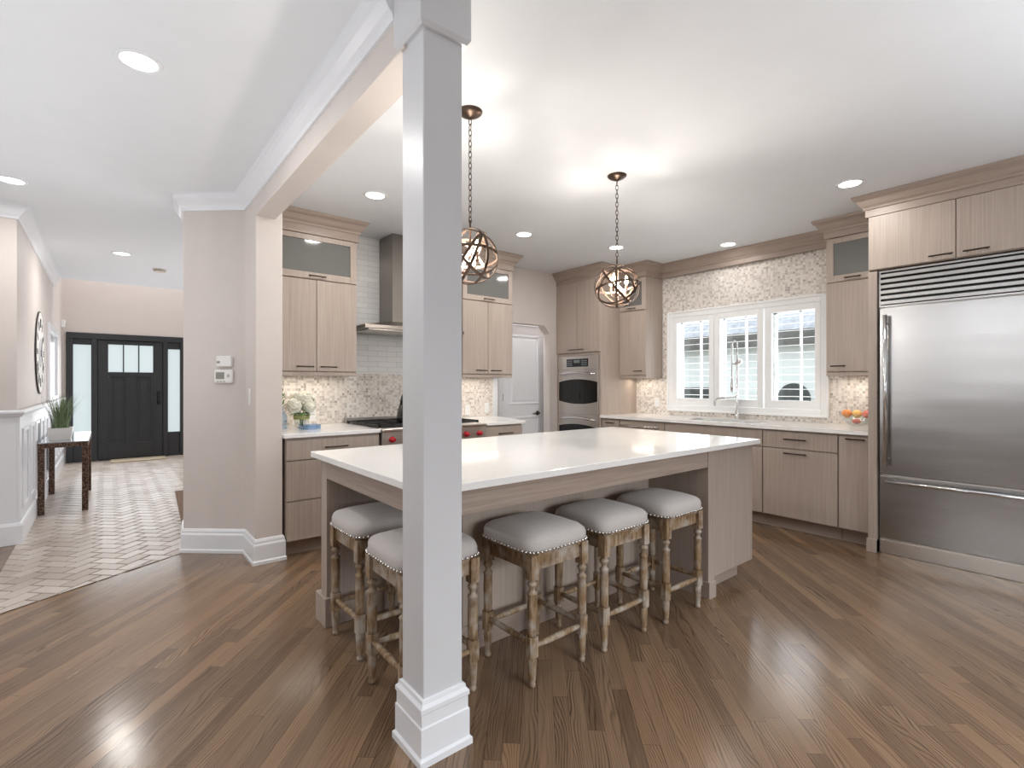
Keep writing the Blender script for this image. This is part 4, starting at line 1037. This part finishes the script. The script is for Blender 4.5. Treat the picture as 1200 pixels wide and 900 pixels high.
# ------------------------------------------------------------------ counter-top still life
fl = thing('flower_vase', 'glass vase of white hydrangeas with an olive ribbon on the left counter', 'flowers', (1.30, 4.42, .914))
vx, vy = 1.285, 4.42
MB().lathe([(.001, .914), (.05, .914), (.056, .92), (.062, 1.04), (.059, 1.04), (.053, .925), (.001, .922)], (vx, vy, 0), 24).build('vase', M['clear'], fl)
MB().lathe([(.0625, .985), (.0635, .99), (.0645, 1.018), (.063, 1.02)], (vx, vy, 0), 24, cap=False).build('ribbon', M['ribbon'], fl)
stm = MB(); rnd = random.Random(5)
heads = [(vx-.075, vy-.05, 1.10, .062), (vx+.045, vy+.03, 1.135, .082), (vx-.01, vy+.06, 1.15, .07), (vx+.05, vy-.05, 1.085, .05)]
for (x, y, z, r) in heads: stm.tube([(vx+(x-vx)*.1, vy+(y-vy)*.1, .925), (vx+(x-vx)*.3, vy+(y-vy)*.3, 1.03), (x, y, z)], .004, 6)
stm.build('stems', M['leaf'], fl)
for (x, y, z, r) in heads:
    h_ = MB()
    for k in range(70):
        u = 1-2*(k+.5)/70; ph = k*2.39996; q = math.sqrt(1-u*u); n_ = Vector((q*math.cos(ph), q*math.sin(ph), u)); c_ = Vector((x, y, z))+n_*r*.86
        e1 = n_.orthogonal().normalized(); e2 = n_.cross(e1); s3 = r*rnd.uniform(.26, .36); c_ += n_*r*rnd.uniform(-.06, .16)
        vs = [c_+n_*.004]
        for j in range(8):
            aa = 2*PI*j/8; rr = s3*(1 if j % 2 == 0 else .5); vs.append(c_+(e1*math.cos(aa)+e2*math.sin(aa))*rr-n_*(.001 if j % 2 == 0 else .009))
        h_.add(vs, [(0, 1+j, 1+(j+1) % 8) for j in range(8)], True)
    h_.sphere((x, y, z), r*.72, 12, 8)
    h_.build('flower_head', M['petal'], fl, recalc=False)
lv = MB()
for k in range(9):
    a = k*.75; b0 = Vector((vx, vy, 1.03)); d_ = Vector((math.cos(a), math.sin(a), .35)).normalized(); sd = Vector((-math.sin(a), math.cos(a), 0))*.022
    vs = []
    for q in range(5):
        u = q/4; p = b0+d_*.11*u-Vector((0, 0, .05*u*u)); w_ = math.sin(PI*min(.98, .08+u*.92))
        vs += [p-sd*w_, p+Vector((0, 0, .004)), p+sd*w_]
    lv.add(vs, [(3*q, 3*q+1, 3*q+4, 3*q+3) for q in range(4)]+[(3*q+1, 3*q+2, 3*q+5, 3*q+4) for q in range(4)], True)
lv.build('leaves', M['leaf'], fl, recalc=False)
bo = thing('bottle', 'blue glass bottle with green sprig beside the wall end', 'bottle', (1.125, 4.44, .914))
bx_, by_ = 1.128, 4.42
MB().lathe([(.001, .914), (.036, .914), (.04, .92), (.04, 1.02), (.03, 1.045), (.014, 1.06), (.014, 1.09), (.016, 1.093), (.012, 1.093)], (bx_, by_, 0), 20).build('body', M['blueglass'], bo)
sg = MB().tube([(bx_, by_, 1.0), (bx_, by_, 1.12), (bx_+.004, by_, 1.23)], .003, 6)
for k in range(16):
    a = k*2.4; z = 1.09+k*.0085; d_ = Vector((math.cos(a), math.sin(a), .9)).normalized(); sd = Vector((-math.sin(a), math.cos(a), 0))*.011; b0 = Vector((bx_, by_, z))
    sg.add([b0, b0+d_*.025-sd, b0+d_*.055, b0+d_*.025+sd], [(0, 1, 2, 3)], True)
sg.build('sprig', M['leaf'], bo, recalc=False)
tr = thing('glass_tray', 'small pale blue glass dish in front of the flower vase', 'dish', (1.29, 4.22, .914))
m = MB().box(1.225, 1.365, 4.17, 4.29, .914, .920).box(1.225, 1.365, 4.17, 4.176, .92, .952).box(1.225, 1.365, 4.284, 4.29, .92, .952).box(1.225, 1.231, 4.176, 4.284, .92, .952).box(1.359, 1.365, 4.176, 4.284, .92, .952)
m.build('dish', M['blueglass'], tr, bevel=.002)
# glass bowl with fruit
gb = thing('fruit_bowl', 'clear glass bowl of fruit on the window counter by the refrigerator', 'bowl', (5.12, 1.50, .914))
bx_, by_ = 5.12, 1.50
MB().lathe([(.001, .914), (.05, .914), (.055, .918), (.075, .935), (.115, .985), (.135, 1.02), (.132, 1.02), (.112, .99), (.072, .94), (.05, .924), (.001, .922)], (bx_, by_, 0), 32).build('bowl', M['clear'], gb)
def fruit(name, mat, x, y, z, r, lab, sz=(1, 1, .92)):
    t = thing(name, lab, 'fruit', (x, y, z-r*sz[2]), 'fruit in the glass bowl')
    MB().sphere((x, y, z), r, 16, 10, sz).build('flesh', M[mat], t)
    MB().tube([(x, y, z+r*sz[2]*.92), (x+.002, y, z+r*sz[2]+.008)], .0022, 6).build('stem', M['handle'], t)
fruit('orange', 'orange', 5.115, 1.578, 1.022, .040, 'orange in the glass bowl, farthest from the refrigerator')
fruit('apricot', 'yellow', 5.12, 1.50, 1.022, .038, 'yellow apricot in the middle of the glass bowl')
fruit('peach', 'pink', 5.125, 1.424, 1.022, .038, 'red peach in the glass bowl, nearest the refrigerator')
fruit('plum', 'pink', 5.09, 1.495, .958, .030, 'pink plum lying lowest in the glass bowl', (1.1, 1.1, .8))

# ------------------------------------------------------------------ outside the kitchen window
structure(MB().box(5.6, 30, -20, 30, -.6, -.5).build('ground', M['ground']), 'ground outside the kitchen window', 'ground')
nb = thing('neighbour_house', 'white sided neighbouring house seen through the shutters', 'house', (9, 5, -.5))
MB().box(8.9, 13, -2, 14, -.5, 2.05).build('wall', M['siding'], nb)
MB().extrude([(8.74, -2.5, 1.99), (8.74, -2.5, 2.17), (11.2, -2.5, 4.3), (13.5, -2.5, 2.17), (13.5, -2.5, 1.99)], (0, 17, 0)).build('roof', M['shingle'], nb)
MB().box(8.70, 8.738, -2.5, 14.5, 1.93, 2.18).box(8.738, 8.899, -2.5, 14.5, 1.93, 1.988).build('fascia', M['eave'], nb)
for a, b in ((5.9, 6.6), (4.75, 5.7)): MB().box(8.86, 8.91, a, b, .75, 1.22).build('window', M['darkwin'], nb)
n_ = 14; pts = [(8.85, 3.25, .6), (8.85, 3.75, .6)]+[(8.85, 3.5+.25*math.cos(PI*i/n_), 1.05+.25*math.sin(PI*i/n_)) for i in range(n_+1)]
MB().extrude(pts, (.06, 0, 0)).build('window', M['darkwin'], nb)
